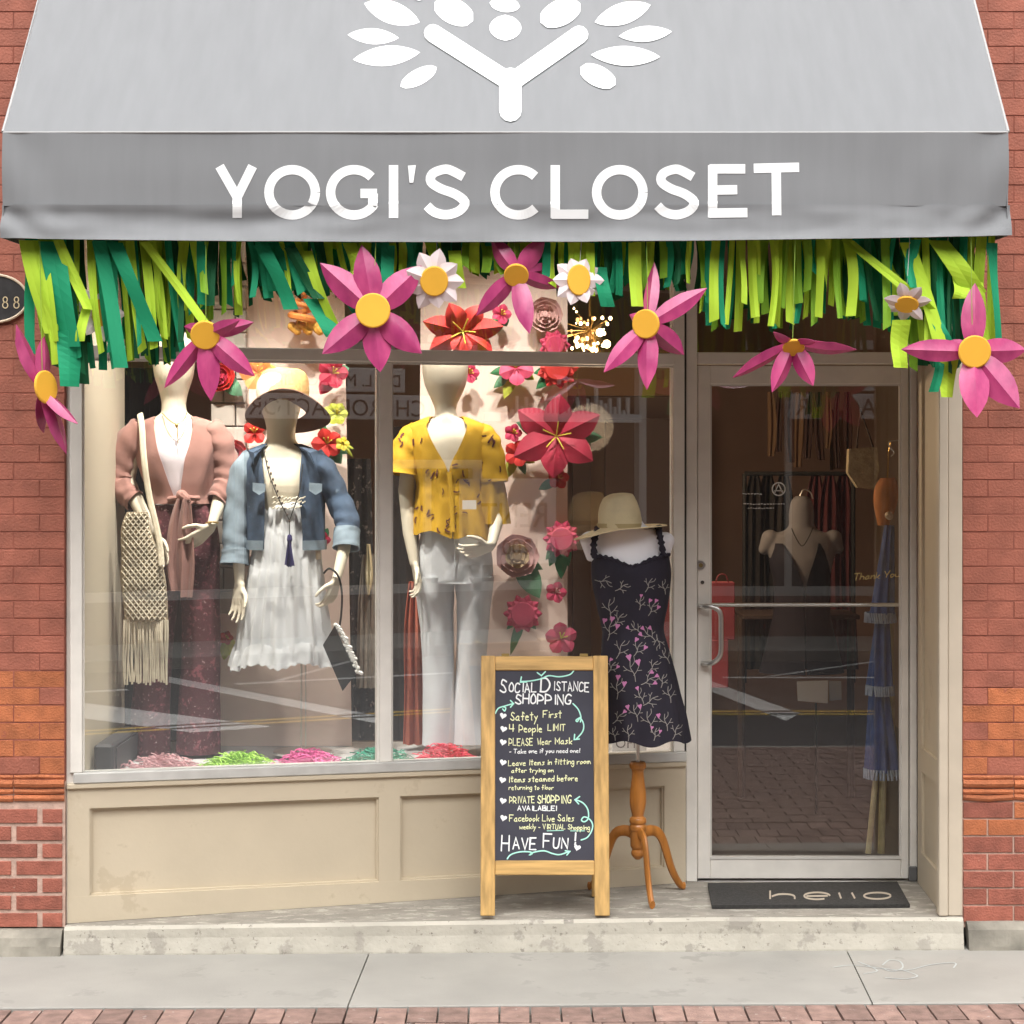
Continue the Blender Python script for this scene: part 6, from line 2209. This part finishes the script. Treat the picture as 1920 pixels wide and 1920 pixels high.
hk = T('steel_hook', 'pale wire coat hook inside the right edge of the door glass', 'hook', P(1672, 830, 1.3))
M('wire', tube(curve([P(1684, 826, 1.3), P(1668, 828, 1.3), P(1668, 838, 1.3), P(1676, 848, 1.3), P(1670, 856, 1.3)], 5), .003, 6), steel, hk)

# chandelier, lit
ch = T('lit_chandelier', 'glowing gold bead chandelier seen above the transom bar', 'chandelier', P(1106, 600, 2.0))
bulb = emis('warm_bulb', (1.0, .66, .34), 9)
bulb2 = emis('dim_bulb', (1.0, .50, .18), 1.1)
cc = P(1106, 612, 2.0)
q = []
M('stem', tube([cc + Vector((0, 0, .05)), Vector((cc.x, cc.y, 3.46))], .006, 8), gold, ch)
for k in range(64):
    a = rnd.uniform(0, 2 * PI)
    u = rnd.uniform(-1, .8)
    r = .15 * rnd.uniform(.5, 1)
    p = cc + Vector((math.cos(a) * r * math.sqrt(max(0, 1 - u * u)), math.sin(a) * r * math.sqrt(max(0, 1 - u * u)), u * r - .02))
    q.append(tube([cc + Vector((0, 0, -.02)), p], .0010, 4))
    big = .019 if k in (3, 9) else rnd.uniform(.003, .009)
    M('bulb', capsule(p, p + Vector((0, 0, -.004)), big, big, 8), bulb if rnd.random() < .6 else bulb2, ch, smooth=True)
M('wire_arms', join(*q), gold, ch)

l = bpy.data.lights.new('chandelier_light', 'POINT')
l.energy = 22
l.color = (1.0, .72, .45)
l.shadow_soft_size = .12
lo_ = bpy.data.objects.new('chandelier_light', l)
lo_.location = cc - WL[ch.name] + Vector((0, 0, -.5))
lo_.parent = ch
COL.objects.link(lo_)

# ceiling track spots, lit (their warm light falls on the mannequins)
cz = 3.30
for i, (px, yy, pw, lb) in enumerate(((345, .20, 190, 'warm ceiling spotlight over the pink cardigan mannequin'), (548, .28, 235, 'warm ceiling spotlight over the denim jacket mannequin'), (838, .42, 220, 'warm ceiling spotlight over the yellow blouse mannequin'), (1000, .52, 75, 'warm ceiling spotlight over the crimson lily'))):
    x = P(px, 700, yy).x
    t_ = T('track_spot', lb, 'lamp', (x, yy, cz), 'ceiling spotlights over the display')
    M('can', tube([(x, yy, cz + .12), (x, yy, cz)], .04, 16), black, t_)
    l = bpy.data.lights.new('spot', 'SPOT')
    l.energy = pw
    l.color = (1.0, .93, .84)
    l.spot_size = math.radians(74)
    l.spot_blend = 1.0
    l.shadow_soft_size = .04
    lo_ = bpy.data.objects.new('spot_light', l)
    lo_.location = (x, yy, cz - .02)
    COL.objects.link(lo_)
    d = Vector((x, yy + .72, 1.0)) - Vector((x, yy, cz))
    lo_.rotation_euler = d.to_track_quat('-Z', 'Y').to_euler()
    lo_.parent = t_
    lo_.location = Vector((0, 0, -.02))
